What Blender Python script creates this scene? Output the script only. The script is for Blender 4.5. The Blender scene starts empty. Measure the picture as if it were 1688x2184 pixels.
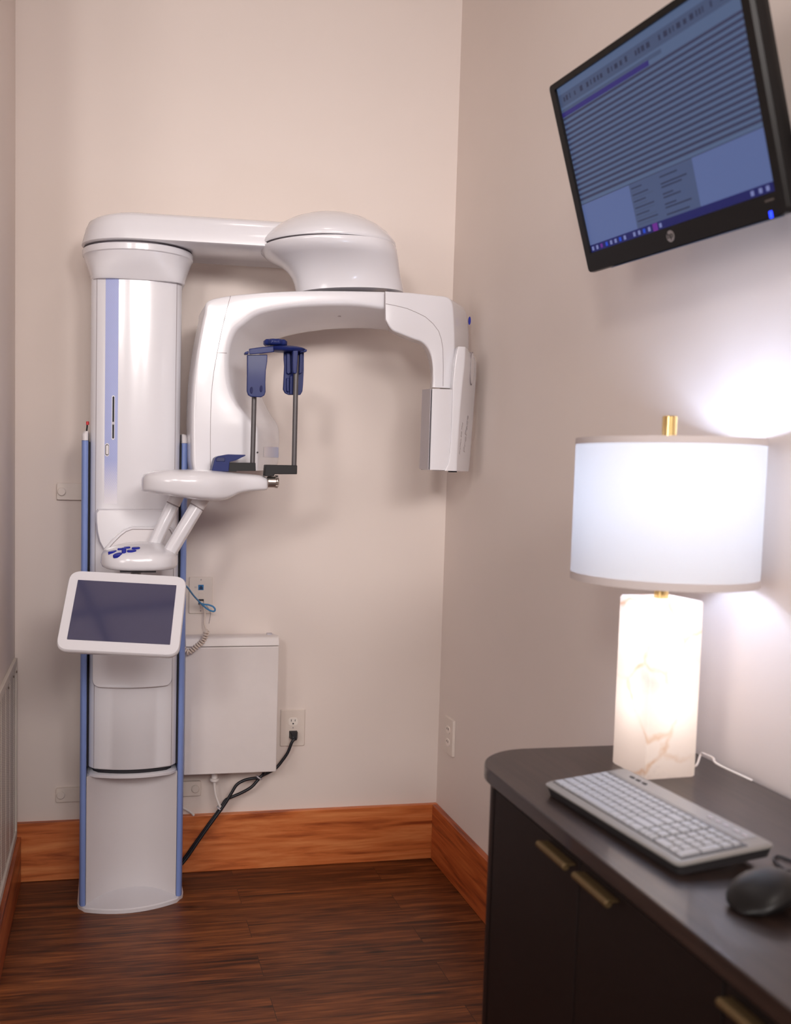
import bpy, math, random
from mathutils import Vector, Matrix

random.seed(7)
S = bpy.context.scene
COL = S.collection

# ------------------------------------------------------------------ camera
F, PX, PY = 2035.73, 622.47, 1151.57
CP = Vector((0.2680742, -2.9184475, 1.2545))
RT = Vector((0.98181, -0.1886546, 0.0214156))
DN = Vector((0.0074792, -0.074277, -0.9972096))
FW = Vector((0.1897189, 0.9792305, -0.0715149))
cd = bpy.data.cameras.new('camera')
cam = bpy.data.objects.new('camera', cd)
COL.objects.link(cam)
cd.sensor_fit = 'VERTICAL'
cd.sensor_height = 36.0
cd.sensor_width = 36.0 * 1688 / 2184
cd.lens = F * 36.0 / 2184
cd.shift_x = (844 - PX) / 2184
cd.shift_y = (PY - 1092) / 2184
cd.clip_start = 0.02
cd.dof.use_dof = True
cd.dof.focus_distance = 2.6
cd.dof.aperture_fstop = 3.6
mr = Matrix(((RT.x, -DN.x, -FW.x), (RT.y, -DN.y, -FW.y), (RT.z, -DN.z, -FW.z))).to_4x4()
cam.matrix_world = Matrix.Translation(CP) @ mr
S.camera = cam

# ------------------------------------------------------------------ view + world
S.view_settings.view_transform = 'Standard'
S.view_settings.look = 'None'
S.view_settings.exposure = -0.2
S.view_settings.gamma = 1.0
S.view_settings.use_curve_mapping = False
w = bpy.data.worlds.new('world')
S.world = w
w.use_nodes = True
w.node_tree.nodes['Background'].inputs[0].default_value = (1.0, 0.93, 0.90, 1)
w.node_tree.nodes['Background'].inputs[1].default_value = 0.3

# room size (metres): x to the right along the back wall, y towards the back wall (y = 0), z up
RW, RH, RY = 1.336, 2.78, -3.5


def area(name, loc, target, size, power, color, spread=180):
    l = bpy.data.lights.new(name, 'AREA')
    l.shape = 'DISK'
    l.size = size
    l.energy = power
    l.color = color
    l.spread = math.radians(spread)
    o = bpy.data.objects.new(name, l)
    COL.objects.link(o)
    o.location = loc
    o.rotation_euler = (Vector(target) - Vector(loc)).to_track_quat('-Z', 'Y').to_euler()
    return o


CAN_A = (0.74, -0.95)
CAN_B = (0.95, -2.5)
area('ceiling_spot_light', (CAN_A[0], CAN_A[1], RH - 0.03), (CAN_A[0], CAN_A[1], 0), 0.14, 0.8, (1.0, 0.92, 0.87), 150)
area('ceiling_spot_light', (CAN_B[0], CAN_B[1], RH - 0.03), (CAN_B[0], CAN_B[1], 0), 0.14, 3.6, (1.0, 0.91, 0.85), 150)
area('far_and_fill_light', (-0.95, -4.3, 2.45), (0.95, 0.0, 1.55), 0.5, 4.2, (1.0, 0.935, 0.905), 56)
area('far_and_fill_light', (1.12, -3.9, 2.30), (0.6, 0.0, 1.6), 0.6, 3.9, (1.0, 0.935, 0.905), 56)
area('far_and_fill_light', (-1.75, -3.5, 1.55), (1.3, -0.8, 1.05), 1.0, 12, (1.0, 0.93, 0.90), 120)  # added soft fill from the left, brightens the right wall
area('far_and_fill_light', (0.35, -5.3, 2.65), (0.6, 0, 0.5), 1.3, 88, (1.0, 0.93, 0.90), 170)  # added overhead fill that lifts the ambient light, not a known fixture


# ------------------------------------------------------------------ helpers
def at(u, v, x=None, y=None, z=None):
    """point where the sight line through photo pixel (u, v) meets a plane of the room"""
    d = RT * ((u - PX) / F) + DN * ((v - PY) / F) + FW
    if x is not None:
        t = (x - CP.x) / d.x
    elif y is not None:
        t = (y - CP.y) / d.y
    else:
        t = (z - CP.z) / d.z
    return CP + d * t


def lin(c):
    return tuple((v / 255 / 12.92) if v / 255 <= 0.04045 else ((v / 255 + 0.055) / 1.055) ** 2.4 for v in c)


def mat(name, rgb, rough=0.5, metal=0.0, coat=0.0, spec=0.5, emit=None, estr=0.0, noise=None):
    m = bpy.data.materials.new(name)
    m.use_nodes = True
    nt = m.node_tree
    b = nt.nodes['Principled BSDF']
    c = lin(rgb)
    b.inputs['Base Color'].default_value = (*c, 1)
    b.inputs['Roughness'].default_value = rough
    b.inputs['Metallic'].default_value = metal
    b.inputs['Specular IOR Level'].default_value = spec
    b.inputs['Coat Weight'].default_value = coat
    b.inputs['Coat Roughness'].default_value = 0.08
    if emit:
        b.inputs['Emission Color'].default_value = (*lin(emit), 1)
        b.inputs['Emission Strength'].default_value = estr
    # a faint procedural mottling so that no surface is perfectly flat in tone
    amt, sc = noise or (0.03, 30)
    tc = nt.nodes.new('ShaderNodeTexCoord')
    n = nt.nodes.new('ShaderNodeTexNoise')
    n.inputs['Scale'].default_value = sc
    n.inputs['Detail'].default_value = 3
    mx = nt.nodes.new('ShaderNodeMix')
    mx.data_type = 'RGBA'
    mx.inputs['A'].default_value = (*[max(0, v * (1 - amt)) for v in c], 1)
    mx.inputs['B'].default_value = (*[min(1, v * (1 + amt)) for v in c], 1)
    nt.links.new(tc.outputs['Object'], n.inputs['Vector'])
    nt.links.new(n.outputs['Fac'], mx.inputs['Factor'])
    nt.links.new(mx.outputs['Result'], b.inputs['Base Color'])
    return m


def wood(name, dark, mid, light, axis, sc=1.0, rough=0.4, planks=None, coat=0.0, seed=0.0):
    """procedural wood; grain runs along axis 'X' or 'Y' of the room"""
    m = bpy.data.materials.new(name)
    m.use_nodes = True
    nt = m.node_tree
    N, L = nt.nodes.new, nt.links.new
    b = nt.nodes['Principled BSDF']
    geo = N('ShaderNodeNewGeometry')
    mp = N('ShaderNodeMapping')
    if axis == 'X':
        mp.inputs['Scale'].default_value = (1.3 * sc, (22 if planks else 16) * sc, 16 * sc)
    else:
        mp.inputs['Scale'].default_value = (16 * sc, 1.1 * sc, 16 * sc)
    mp.inputs['Location'].default_value = (seed, seed * 1.7, seed * 0.6)
    L(geo.outputs['Position'], mp.inputs['Vector'])
    vec = mp.outputs['Vector']
    if planks:
        bw, bh, ox, oy = planks
        mb = N('ShaderNodeMapping')
        mb.inputs['Location'].default_value = (ox, oy, 0)
        L(geo.outputs['Position'], mb.inputs['Vector'])
        br = N('ShaderNodeTexBrick')
        br.offset = 0.37
        br.offset_frequency = 2
        br.inputs['Scale'].default_value = 1.0
        br.inputs['Brick Width'].default_value = bw
        br.inputs['Row Height'].default_value = bh
        br.inputs['Mortar Size'].default_value = 0.0007
        br.inputs['Mortar Smooth'].default_value = 0.2
        br.inputs['Color1'].default_value = (0.0, 0.0, 0.0, 1)
        br.inputs['Color2'].default_value = (1.0, 1.0, 1.0, 1)
        br.inputs['Mortar'].default_value = (0.5, 0.5, 0.5, 1)
        L(mb.outputs['Vector'], br.inputs['Vector'])
        add = N('ShaderNodeVectorMath')
        add.operation = 'MULTIPLY_ADD'
        add.inputs[1].default_value = (9, 5, 3)
        L(br.outputs['Color'], add.inputs[0])
        L(vec, add.inputs[2])
        vec = add.outputs['Vector']
    n1 = N('ShaderNodeTexNoise')
    n1.inputs['Scale'].default_value = 1.6
    n1.inputs['Detail'].default_value = 8
    n1.inputs['Roughness'].default_value = 0.62
    n1.inputs['Distortion'].default_value = 0.9
    L(vec, n1.inputs['Vector'])
    n2 = N('ShaderNodeTexNoise')
    n2.inputs['Scale'].default_value = 5.5
    n2.inputs['Detail'].default_value = 6
    n2.inputs['Distortion'].default_value = 0.4
    L(vec, n2.inputs['Vector'])
    mm = N('ShaderNodeMath')
    mm.operation = 'MULTIPLY_ADD'
    mm.inputs[1].default_value = 0.50 if planks else 0.35
    L(n2.outputs['Fac'], mm.inputs[0])
    m3 = N('ShaderNodeMath')
    m3.operation = 'MULTIPLY'
    m3.inputs[1].default_value = 0.58 if planks else 0.72
    L(n1.outputs['Fac'], m3.inputs[0])
    L(m3.outputs[0], mm.inputs[2])
    cr = N('ShaderNodeValToRGB')
    e = cr.color_ramp.elements
    e[0].position = 0.38
    e[0].color = (*lin(dark), 1)
    e[1].position = 0.68
    e[1].color = (*lin(light), 1)
    em = cr.color_ramp.elements.new(0.52)
    em.color = (*lin(mid), 1)
    L(mm.outputs[0], cr.inputs['Fac'])
    out = cr.outputs['Color']
    if planks:
        # tone differs a little from plank to plank, thin dark joints, knots
        hv = N('ShaderNodeHueSaturation')
        mr_ = N('ShaderNodeMapRange')
        mr_.inputs['To Min'].default_value = 0.78
        mr_.inputs['To Max'].default_value = 1.18
        L(br.outputs['Color'], mr_.inputs['Value'])
        L(mr_.outputs['Result'], hv.inputs['Value'])
        L(out, hv.inputs['Color'])
        kn = N('ShaderNodeTexVoronoi')
        kn.inputs['Scale'].default_value = 1.0
        km = N('ShaderNodeMapping')
        km.inputs['Scale'].default_value = (3.0, 8.5, 1)
        km.inputs['Location'].default_value = (0.35, 0.2, 0)
        L(geo.outputs['Position'], km.inputs['Vector'])
        L(km.outputs['Vector'], kn.inputs['Vector'])
        kr = N('ShaderNodeMapRange')
        kr.inputs['From Min'].default_value = 0.02
        kr.inputs['From Max'].default_value = 0.12
        kr.inputs['To Min'].default_value = 0.22
        kr.inputs['To Max'].default_value = 1.0
        L(kn.outputs['Distance'], kr.inputs['Value'])
        mk = N('ShaderNodeMix')
        mk.data_type = 'RGBA'
        mk.blend_type = 'MULTIPLY'
        mk.inputs['Factor'].default_value = 1
        L(hv.outputs['Color'], mk.inputs['A'])
        L(kr.outputs['Result'], mk.inputs['B'])
        mj = N('ShaderNodeMix')
        mj.data_type = 'RGBA'
        L(br.outputs['Fac'], mj.inputs['Factor'])
        L(mk.outputs['Result'], mj.inputs['A'])
        mj.inputs['B'].default_value = (*lin(dark), 1)
        out = mj.outputs['Result']
    L(out, b.inputs['Base Color'])
    b.inputs['Specular IOR Level'].default_value = 0.32 if planks else 0.5
    b.inputs['Roughness'].default_value = rough
    b.inputs['Coat Weight'].default_value = coat
    bp = N('ShaderNodeBump')
    bp.inputs['Strength'].default_value = 0.12
    bp.inputs['Distance'].default_value = 0.002
    L(mm.outputs[0], bp.inputs['Height'])
    L(bp.outputs['Normal'], b.inputs['Normal'])
    return m


class B:
    """collects shapes, then links them as ONE mesh object"""

    def __init__(s):
        s.v, s.f, s.m = [], [], []

    def add(s, vs, fs, mi=0, M=None):
        o = len(s.v)
        s.v += [tuple((M @ Vector(p)) if M else p) for p in vs]
        s.f += [tuple(i + o for i in f) for f in fs]
        s.m += [mi] * len(fs)
        return s

    def box(s, c, size, mi=0, M=None):
        x, y, z = [k / 2 for k in size]
        vs = [(c[0] + a * x, c[1] + b_ * y, c[2] + d * z) for a in (-1, 1) for b_ in (-1, 1) for d in (-1, 1)]
        fs = [(0, 1, 3, 2), (4, 6, 7, 5), (0, 4, 5, 1), (2, 3, 7, 6), (0, 2, 6, 4), (1, 5, 7, 3)]
        return s.add(vs, fs, mi, M)

    def loft(s, rings, mi=0, cap=(True, True), M=None):
        n = len(rings[0])
        vs = [p for r in rings for p in r]
        fs = []
        for i in range(len(rings) - 1):
            for j in range(n):
                k = (j + 1) % n
                fs.append((i * n + j, i * n + k, (i + 1) * n + k, (i + 1) * n + j))
        if cap[0]:
            fs.append(tuple(reversed(range(n))))
        if cap[1]:
            fs.append(tuple(range((len(rings) - 1) * n, len(rings) * n)))
        return s.add(vs, fs, mi, M)

    def tube(s, pts, r, n=10, mi=0, M=None, flat=1.0):
        pts = [Vector(p) for p in pts]
        rings = []
        up = None
        for i, p in enumerate(pts):
            t = (pts[min(i + 1, len(pts) - 1)] - pts[max(i - 1, 0)]).normalized()
            if up is None:
                up = t.orthogonal().normalized()
            else:
                up = (up - t * up.dot(t)).normalized()
            sd = t.cross(up)
            rr = r[i] if isinstance(r, (list, tuple)) else r
            rings.append([tuple(p + up * (rr * math.cos(a)) + sd * (rr * flat * math.sin(a)))
                          for a in [2 * math.pi * k / n for k in range(n)]])
        return s.loft(rings, mi, M=M)

    def cyl(s, c, r, h, axis='Z', n=32, mi=0, M=None, bev=0.0):
        prof = [(r - bev, -h / 2), (r, -h / 2 + bev), (r, h / 2 - bev), (r - bev, h / 2)] if bev else [(r, -h / 2), (r, h / 2)]
        rings = []
        for rr, zz in prof:
            ring = []
            for k in range(n):
                a = 2 * math.pi * k / n
                p = (rr * math.cos(a), rr * math.sin(a), zz)
                if axis == 'X':
                    p = (zz, p[0], p[1])
                elif axis == 'Y':
                    p = (p[1], zz, p[0])
                ring.append((c[0] + p[0], c[1] + p[1], c[2] + p[2]))
            rings.append(ring)
        return s.loft(rings, mi, M=M)

    def prism(s, poly, d, mi=0, M=None):
        """poly: 3D points, extruded by vector d"""
        d = Vector(d)
        a = [Vector(p) for p in poly]
        return s.loft([[tuple(p) for p in a], [tuple(p + d) for p in a]], mi, M=M)

    def build(s, name, mats, parent=None, bevel=0.0, seg=2, smooth=True, angle=35, loc=None):
        me = bpy.data.meshes.new(name)
        v = s.v
        if loc is not None:
            v = [(p[0] - loc[0], p[1] - loc[1], p[2] - loc[2]) for p in v]
        me.from_pydata(v, [], s.f)
        mats = mats if isinstance(mats, (list, tuple)) else [mats]
        for m in mats:
            me.materials.append(m)
        me.polygons.foreach_set('material_index', s.m)
        import bmesh
        bm = bmesh.new()
        bm.from_mesh(me)
        bmesh.ops.recalc_face_normals(bm, faces=bm.faces)
        bm.to_mesh(me)
        bm.free()
        if smooth:
            me.polygons.foreach_set('use_smooth', [True] * len(me.polygons))
            me.set_sharp_from_angle(angle=math.radians(angle))
        me.update()
        o = bpy.data.objects.new(name, me)
        COL.objects.link(o)
        if loc is not None:
            o.location = loc
        if parent is not None:
            o.parent = parent
            o.matrix_parent_inverse = Matrix.Translation(-world_loc(parent))
        if bevel:
            md = o.modifiers.new('bevel', 'BEVEL')
            md.width = bevel
            md.segments = seg
            md.limit_method = 'ANGLE'
            md.angle_limit = math.radians(40)
            md.harden_normals = False
        return o


def world_loc(o):
    v = o.location.copy()
    if o.parent is not None:
        v += world_loc(o.parent) + o.matrix_parent_inverse.translation
    return v


def thing(name, label, cat, loc, group=None):
    o = bpy.data.objects.new(name, None)
    o.empty_display_size = 0.05
    COL.objects.link(o)
    o.location = loc
    tag(o, label, cat, group)
    return o


def tag(o, label, cat, group=None):
    o['label'] = label
    o['category'] = cat
    if group:
        o['group'] = group
    return o


def struct(o):
    o['kind'] = 'structure'
    return o


def cat_rom(pts, k=6):
    pts = [Vector(p) for p in pts]
    out = []
    for i in range(len(pts) - 1):
        p0, p1, p2, p3 = pts[max(i - 1, 0)], pts[i], pts[i + 1], pts[min(i + 2, len(pts) - 1)]
        for j in range(k):
            t = j / k
            out.append(0.5 * ((2 * p1) + (p2 - p0) * t + (2 * p0 - 5 * p1 + 4 * p2 - p3) * t * t + (3 * p1 - p0 - 3 * p2 + p3) * t ** 3))
    out.append(pts[-1])
    return out


def round_loop(c, r, n=4):
    """cuts the corners of a 3D loop with small arcs"""
    out = []
    c = [Vector(p) for p in c]
    m = len(c)
    for i in range(m):
        a, p, b_ = c[i - 1], c[i], c[(i + 1) % m]
        rr = r[i] if isinstance(r, (list, tuple)) else r
        ra = min(rr, (a - p).length * 0.48)
        rb = min(rr, (b_ - p).length * 0.48)
        s0 = p + (a - p).normalized() * ra
        s1 = p + (b_ - p).normalized() * rb
        for k in range(n + 1):
            t = k / n
            out.append(tuple(s0 * (1 - t) ** 2 + p * 2 * t * (1 - t) + s1 * t * t))
    return out


def dshape(xc, hw, yc, bulge, yb, z, r=0.02, n=14, skew=0.0):
    """plan loop: straight back and sides, bowed front; yc = front corners, skew = how far the right side sits back"""
    pts = [Vector((xc + hw, yb, z)), Vector((xc - hw, yb, z))]
    fr = []
    for k in range(n + 1):
        t = -1 + 2 * k / n
        y = yc - bulge * (1 - t * t) + skew * t
        fr.append(Vector((xc + hw * t, y, z)))
    # rounded front corners
    fr[0] = fr[0] + Vector((0, r, 0))
    fr[-1] = fr[-1] + Vector((0, r, 0))
    l1 = Vector((xc - hw + r * 0.12, yc + r * 0.45 - skew, z))
    l2 = Vector((xc - hw + r * 0.42, yc + r * 0.10 - skew, z))
    r1 = Vector((xc + hw - r * 0.12, yc + r * 0.45 + skew, z))
    r2 = Vector((xc + hw - r * 0.42, yc + r * 0.10 + skew, z))
    mid = [p for p in fr[1:-1] if abs(p.x - xc) < hw - r * 0.6]
    loop = pts + [fr[0], l1, l2] + mid + [r2, r1, fr[-1]]
    return [tuple(p) for p in loop]


def ell(xc, yc, z, rx, ry, n=64, p=2.0, tilt=0.0):
    out = []
    for k in range(n):
        a = 2 * math.pi * k / n
        ca, sa = math.cos(a), math.sin(a)
        x = rx * math.copysign(abs(ca) ** (2 / p), ca)
        y = ry * math.copysign(abs(sa) ** (2 / p), sa)
        out.append((xc + x, yc + y, z + tilt * x))
    return out


def text_mesh(txt, size, extrude=0.0002):
    cu = bpy.data.curves.new('lettering', 'FONT')
    cu.body = txt
    cu.size = size
    cu.align_x = 'CENTER'
    cu.align_y = 'CENTER'
    cu.extrude = extrude
    cu.resolution_u = 3
    o = bpy.data.objects.new('lettering', cu)
    COL.objects.link(o)
    dg = bpy.context.evaluated_depsgraph_get()
    me = bpy.data.meshes.new_from_object(o.evaluated_get(dg))
    bpy.data.objects.remove(o)
    vs = [tuple(v.co) for v in me.vertices]
    fs = [tuple(p.vertices) for p in me.polygons]
    bpy.data.meshes.remove(me)
    return vs, fs


def on_surface(o, u, v):
    """point and outward direction where the sight line through (u, v) meets object o"""
    from mathutils.bvhtree import BVHTree
    me = o.data
    base = world_loc(o)
    t = BVHTree.FromPolygons([base + q.co for q in me.vertices], [tuple(p.vertices) for p in me.polygons])
    d = (RT * ((u - PX) / F) + DN * ((v - PY) / F) + FW).normalized()
    hit, n, i, dist = t.ray_cast(CP, d)
    if hit is None:
        return at(u, v, y=-0.3), Vector((0, -1, 0))
    if n.dot(d) > 0:
        n = -n
    return hit, n


def frame(p, n, up=Vector((0, 0, 1)), yaw=0.0):
    """matrix: local X/Y in the surface (Y towards up), Z outwards"""
    n = n.normalized()
    y = (up - n * up.dot(n)).normalized()
    x = y.cross(n)
    M = Matrix(((x.x, y.x, n.x), (x.y, y.y, n.y), (x.z, y.z, n.z))).to_4x4()
    return Matrix.Translation(p) @ M @ Matrix.Rotation(yaw, 4, 'Z')


# ------------------------------------------------------------------ materials
def wall_paint():
    m = mat('wall_paint', (230, 218, 211), rough=0.72, spec=0.25, noise=(0.015, 6))
    nt = m.node_tree
    n = nt.nodes.new('ShaderNodeTexNoise')
    n.inputs['Scale'].default_value = 260
    n.inputs['Detail'].default_value = 2
    bp = nt.nodes.new('ShaderNodeBump')
    bp.inputs['Strength'].default_value = 0.05
    bp.inputs['Distance'].default_value = 0.001
    g = nt.nodes.new('ShaderNodeNewGeometry')
    nt.links.new(g.outputs['Position'], n.inputs['Vector'])
    nt.links.new(n.outputs['Fac'], bp.inputs['Height'])
    nt.links.new(bp.outputs['Normal'], nt.nodes['Principled BSDF'].inputs['Normal'])
    return m


M_WALL = wall_paint()
M_CEIL = mat('ceiling_paint', (225, 218, 210), rough=0.8, spec=0.2)
M_FLOOR = wood('floor_planks', (40, 20, 10), (98, 50, 23), (142, 82, 42), 'X', sc=1.0, rough=0.38, planks=(1.22, 0.1, 0.11, 0.058), seed=3.1)
M_BASE = wood('cherry_wood', (140, 62, 26), (204, 112, 58), (228, 146, 88), 'X', sc=0.8, rough=0.42, coat=0.15, seed=1.2)
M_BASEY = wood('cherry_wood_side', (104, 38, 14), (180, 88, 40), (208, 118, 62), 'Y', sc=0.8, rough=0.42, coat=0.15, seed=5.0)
M_WHITE = mat('white_enamel', (224, 222, 227), rough=0.22, coat=0.35, noise=(0.008, 20))
M_WHITE2 = mat('white_satin', (222, 217, 219), rough=0.42, noise=(0.008, 20))
M_SEAM = mat('panel_seam', (150, 140, 142), rough=0.8)
M_DARKGAP = mat('dark_gap', (34, 32, 38), rough=0.7)
M_JOINT = mat('joint_grey', (78, 72, 78), rough=0.8)
M_RAIL = mat('blue_anodised', (124, 146, 205), rough=0.35, noise=(0.02, 14))
M_NAVY = mat('navy_gloss', (28, 40, 98), rough=0.42, spec=0.25, coat=0.05)
M_BLUEBTN = mat('blue_button', (34, 44, 150), rough=0.25)
M_BLACK = mat('black_anodised', (30, 28, 30), rough=0.5, spec=0.3)
M_ROD = mat('carbon_rod', (86, 82, 84), rough=0.38, metal=0.3)
M_SILVER = mat('brushed_silver', (196, 186, 180), rough=0.28, metal=0.9)
M_GREYFACE = mat('grey_plastic', (186, 180, 186), rough=0.4)
M_GLASS = mat('panel_glass', (70, 70, 98), rough=0.06, coat=1.0, spec=1.0)
M_PLATE = mat('cover_plate', (226, 214, 205), rough=0.35)
M_CABINET = mat('cabinet_white', (228, 220, 218), rough=0.3)
M_CABLE = mat('black_rubber', (24, 26, 34), rough=0.42)
M_BLUECABLE = mat('blue_cable', (62, 130, 180), rough=0.45)
M_JACK = mat('blue_jack', (34, 118, 178), rough=0.4)
M_CREAM = mat('cream_cord', (222, 206, 194), rough=0.45)
M_CORDW = mat('white_cord', (232, 224, 220), rough=0.45)
M_VENT = mat('vent_enamel', (216, 206, 196), rough=0.45)
M_HOLE = mat('vent_hole', (112, 96, 86), rough=0.9)
M_DESK = wood('dark_oak', (30, 22, 20), (42, 31, 28), (56, 43, 38), 'Y', sc=2.2, rough=0.32, coat=0.25, seed=2.0)
M_DESKV = mat('dark_oak_front', (25, 16, 15), rough=0.5, spec=0.25, noise=(0.12, 40))
M_BRASS = mat('aged_brass', (112, 92, 62), rough=0.5, metal=0.6)
M_GOLD = mat('polished_brass', (232, 198, 132), rough=0.24, metal=0.95)
M_KEY = mat('key_cap', (170, 171, 176), rough=0.4)
M_KBODY = mat('keyboard_body', (150, 147, 144), rough=0.34, metal=0.2)
M_KDARK = mat('keyboard_base', (46, 44, 46), rough=0.45)
M_MOUSE = mat('mouse_shell', (17, 16, 17), rough=0.38, spec=0.4)
M_BEZEL = mat('monitor_bezel', (12, 9, 9), rough=0.4, spec=0.25)
M_BEZEL2 = mat('monitor_back', (14, 11, 11), rough=0.55, spec=0.2)
M_LED = mat('power_light', (20, 40, 255), emit=(30, 60, 255), estr=3.0)
M_RED = mat('red_knob', (205, 40, 50), rough=0.4)


def stripe_mat():
    """light blue film: dotted fade towards its foot"""
    m = mat('blue_stripe_film', (156, 168, 220), rough=0.5, spec=0.3)
    nt = m.node_tree
    N, L = nt.nodes.new, nt.links.new
    b = nt.nodes['Principled BSDF']
    src = b.inputs['Base Color'].links[0].from_socket
    g = N('ShaderNodeNewGeometry')
    sp = N('ShaderNodeSeparateXYZ')
    L(g.outputs['Position'], sp.inputs[0])
    mr_ = N('ShaderNodeMapRange')
    mr_.inputs['From Min'].default_value = 1.16
    mr_.inputs['From Max'].default_value = 1.275
    L(sp.outputs['Z'], mr_.inputs['Value'])
    mp = N('ShaderNodeMapping')
    mp.inputs['Rotation'].default_value = (0, math.radians(38), 0)
    L(g.outputs['Position'], mp.inputs['Vector'])
    wv = N('ShaderNodeTexWave')
    wv.bands_direction = 'Z'
    wv.inputs['Scale'].default_value = 95
    L(mp.outputs['Vector'], wv.inputs['Vector'])
    lt = N('ShaderNodeMath')
    lt.operation = 'SUBTRACT'
    L(mr_.outputs['Result'], lt.inputs[0])
    L(wv.outputs['Fac'], lt.inputs[1])
    md = N('ShaderNodeMath')
    md.operation = 'MULTIPLY_ADD'
    md.use_clamp = True
    md.inputs[1].default_value = 1.5
    md.inputs[2].default_value = 0.5
    L(lt.outputs[0], md.inputs[0])
    mx = N('ShaderNodeMix')
    mx.data_type = 'RGBA'
    L(md.outputs[0], mx.inputs['Factor'])
    mx.inputs['A'].default_value = (*lin((236, 231, 233)), 1)
    L(src, mx.inputs['B'])
    L(mx.outputs['Result'], b.inputs['Base Color'])
    return m


def label_mat(x0, x1):
    m = mat('blue_label_film', (170, 184, 226), rough=0.3)
    nt = m.node_tree
    N, L = nt.nodes.new, nt.links.new
    b = nt.nodes['Principled BSDF']
    src = b.inputs['Base Color'].links[0].from_socket
    g = N('ShaderNodeNewGeometry')
    sp = N('ShaderNodeSeparateXYZ')
    L(g.outputs['Position'], sp.inputs[0])
    mr_ = N('ShaderNodeMapRange')
    mr_.inputs['From Min'].default_value = x0
    mr_.inputs['From Max'].default_value = x1
    L(sp.outputs['X'], mr_.inputs['Value'])
    mx = N('ShaderNodeMix')
    mx.data_type = 'RGBA'
    L(mr_.outputs['Result'], mx.inputs['Factor'])
    mx.inputs['A'].default_value = (*lin((230, 224, 228)), 1)
    L(src, mx.inputs['B'])
    L(mx.outputs['Result'], b.inputs['Base Color'])
    return m


def shade_mat(name, rgb, trans):
    m = bpy.data.materials.new(name)
    m.use_nodes = True
    nt = m.node_tree
    N, L = nt.nodes.new, nt.links.new
    out = nt.nodes['Material Output']
    nt.nodes.remove(nt.nodes['Principled BSDF'])
    c = lin(rgb)
    tc = N('ShaderNodeTexCoord')
    mp = N('ShaderNodeMapping')
    mp.inputs['Scale'].default_value = (300, 300, 900)
    ns = N('ShaderNodeTexNoise')
    ns.inputs['Scale'].default_value = 1.0
    L(tc.outputs['Object'], mp.inputs['Vector'])
    L(mp.outputs['Vector'], ns.inputs['Vector'])
    mx = N('ShaderNodeMix')
    mx.data_type = 'RGBA'
    mx.inputs['A'].default_value = (*[v * 0.96 for v in c], 1)
    mx.inputs['B'].default_value = (*c, 1)
    L(ns.outputs['Fac'], mx.inputs['Factor'])
    d = N('ShaderNodeBsdfDiffuse')
    t = N('ShaderNodeBsdfTranslucent')
    L(mx.outputs['Result'], d.inputs['Color'])
    L(mx.outputs['Result'], t.inputs['Color'])
    ms = N('ShaderNodeMixShader')
    ms.inputs['Fac'].default_value = trans
    L(d.outputs[0], ms.inputs[1])
    L(t.outputs[0], ms.inputs[2])
    L(ms.outputs[0], out.inputs['Surface'])
    return m


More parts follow.
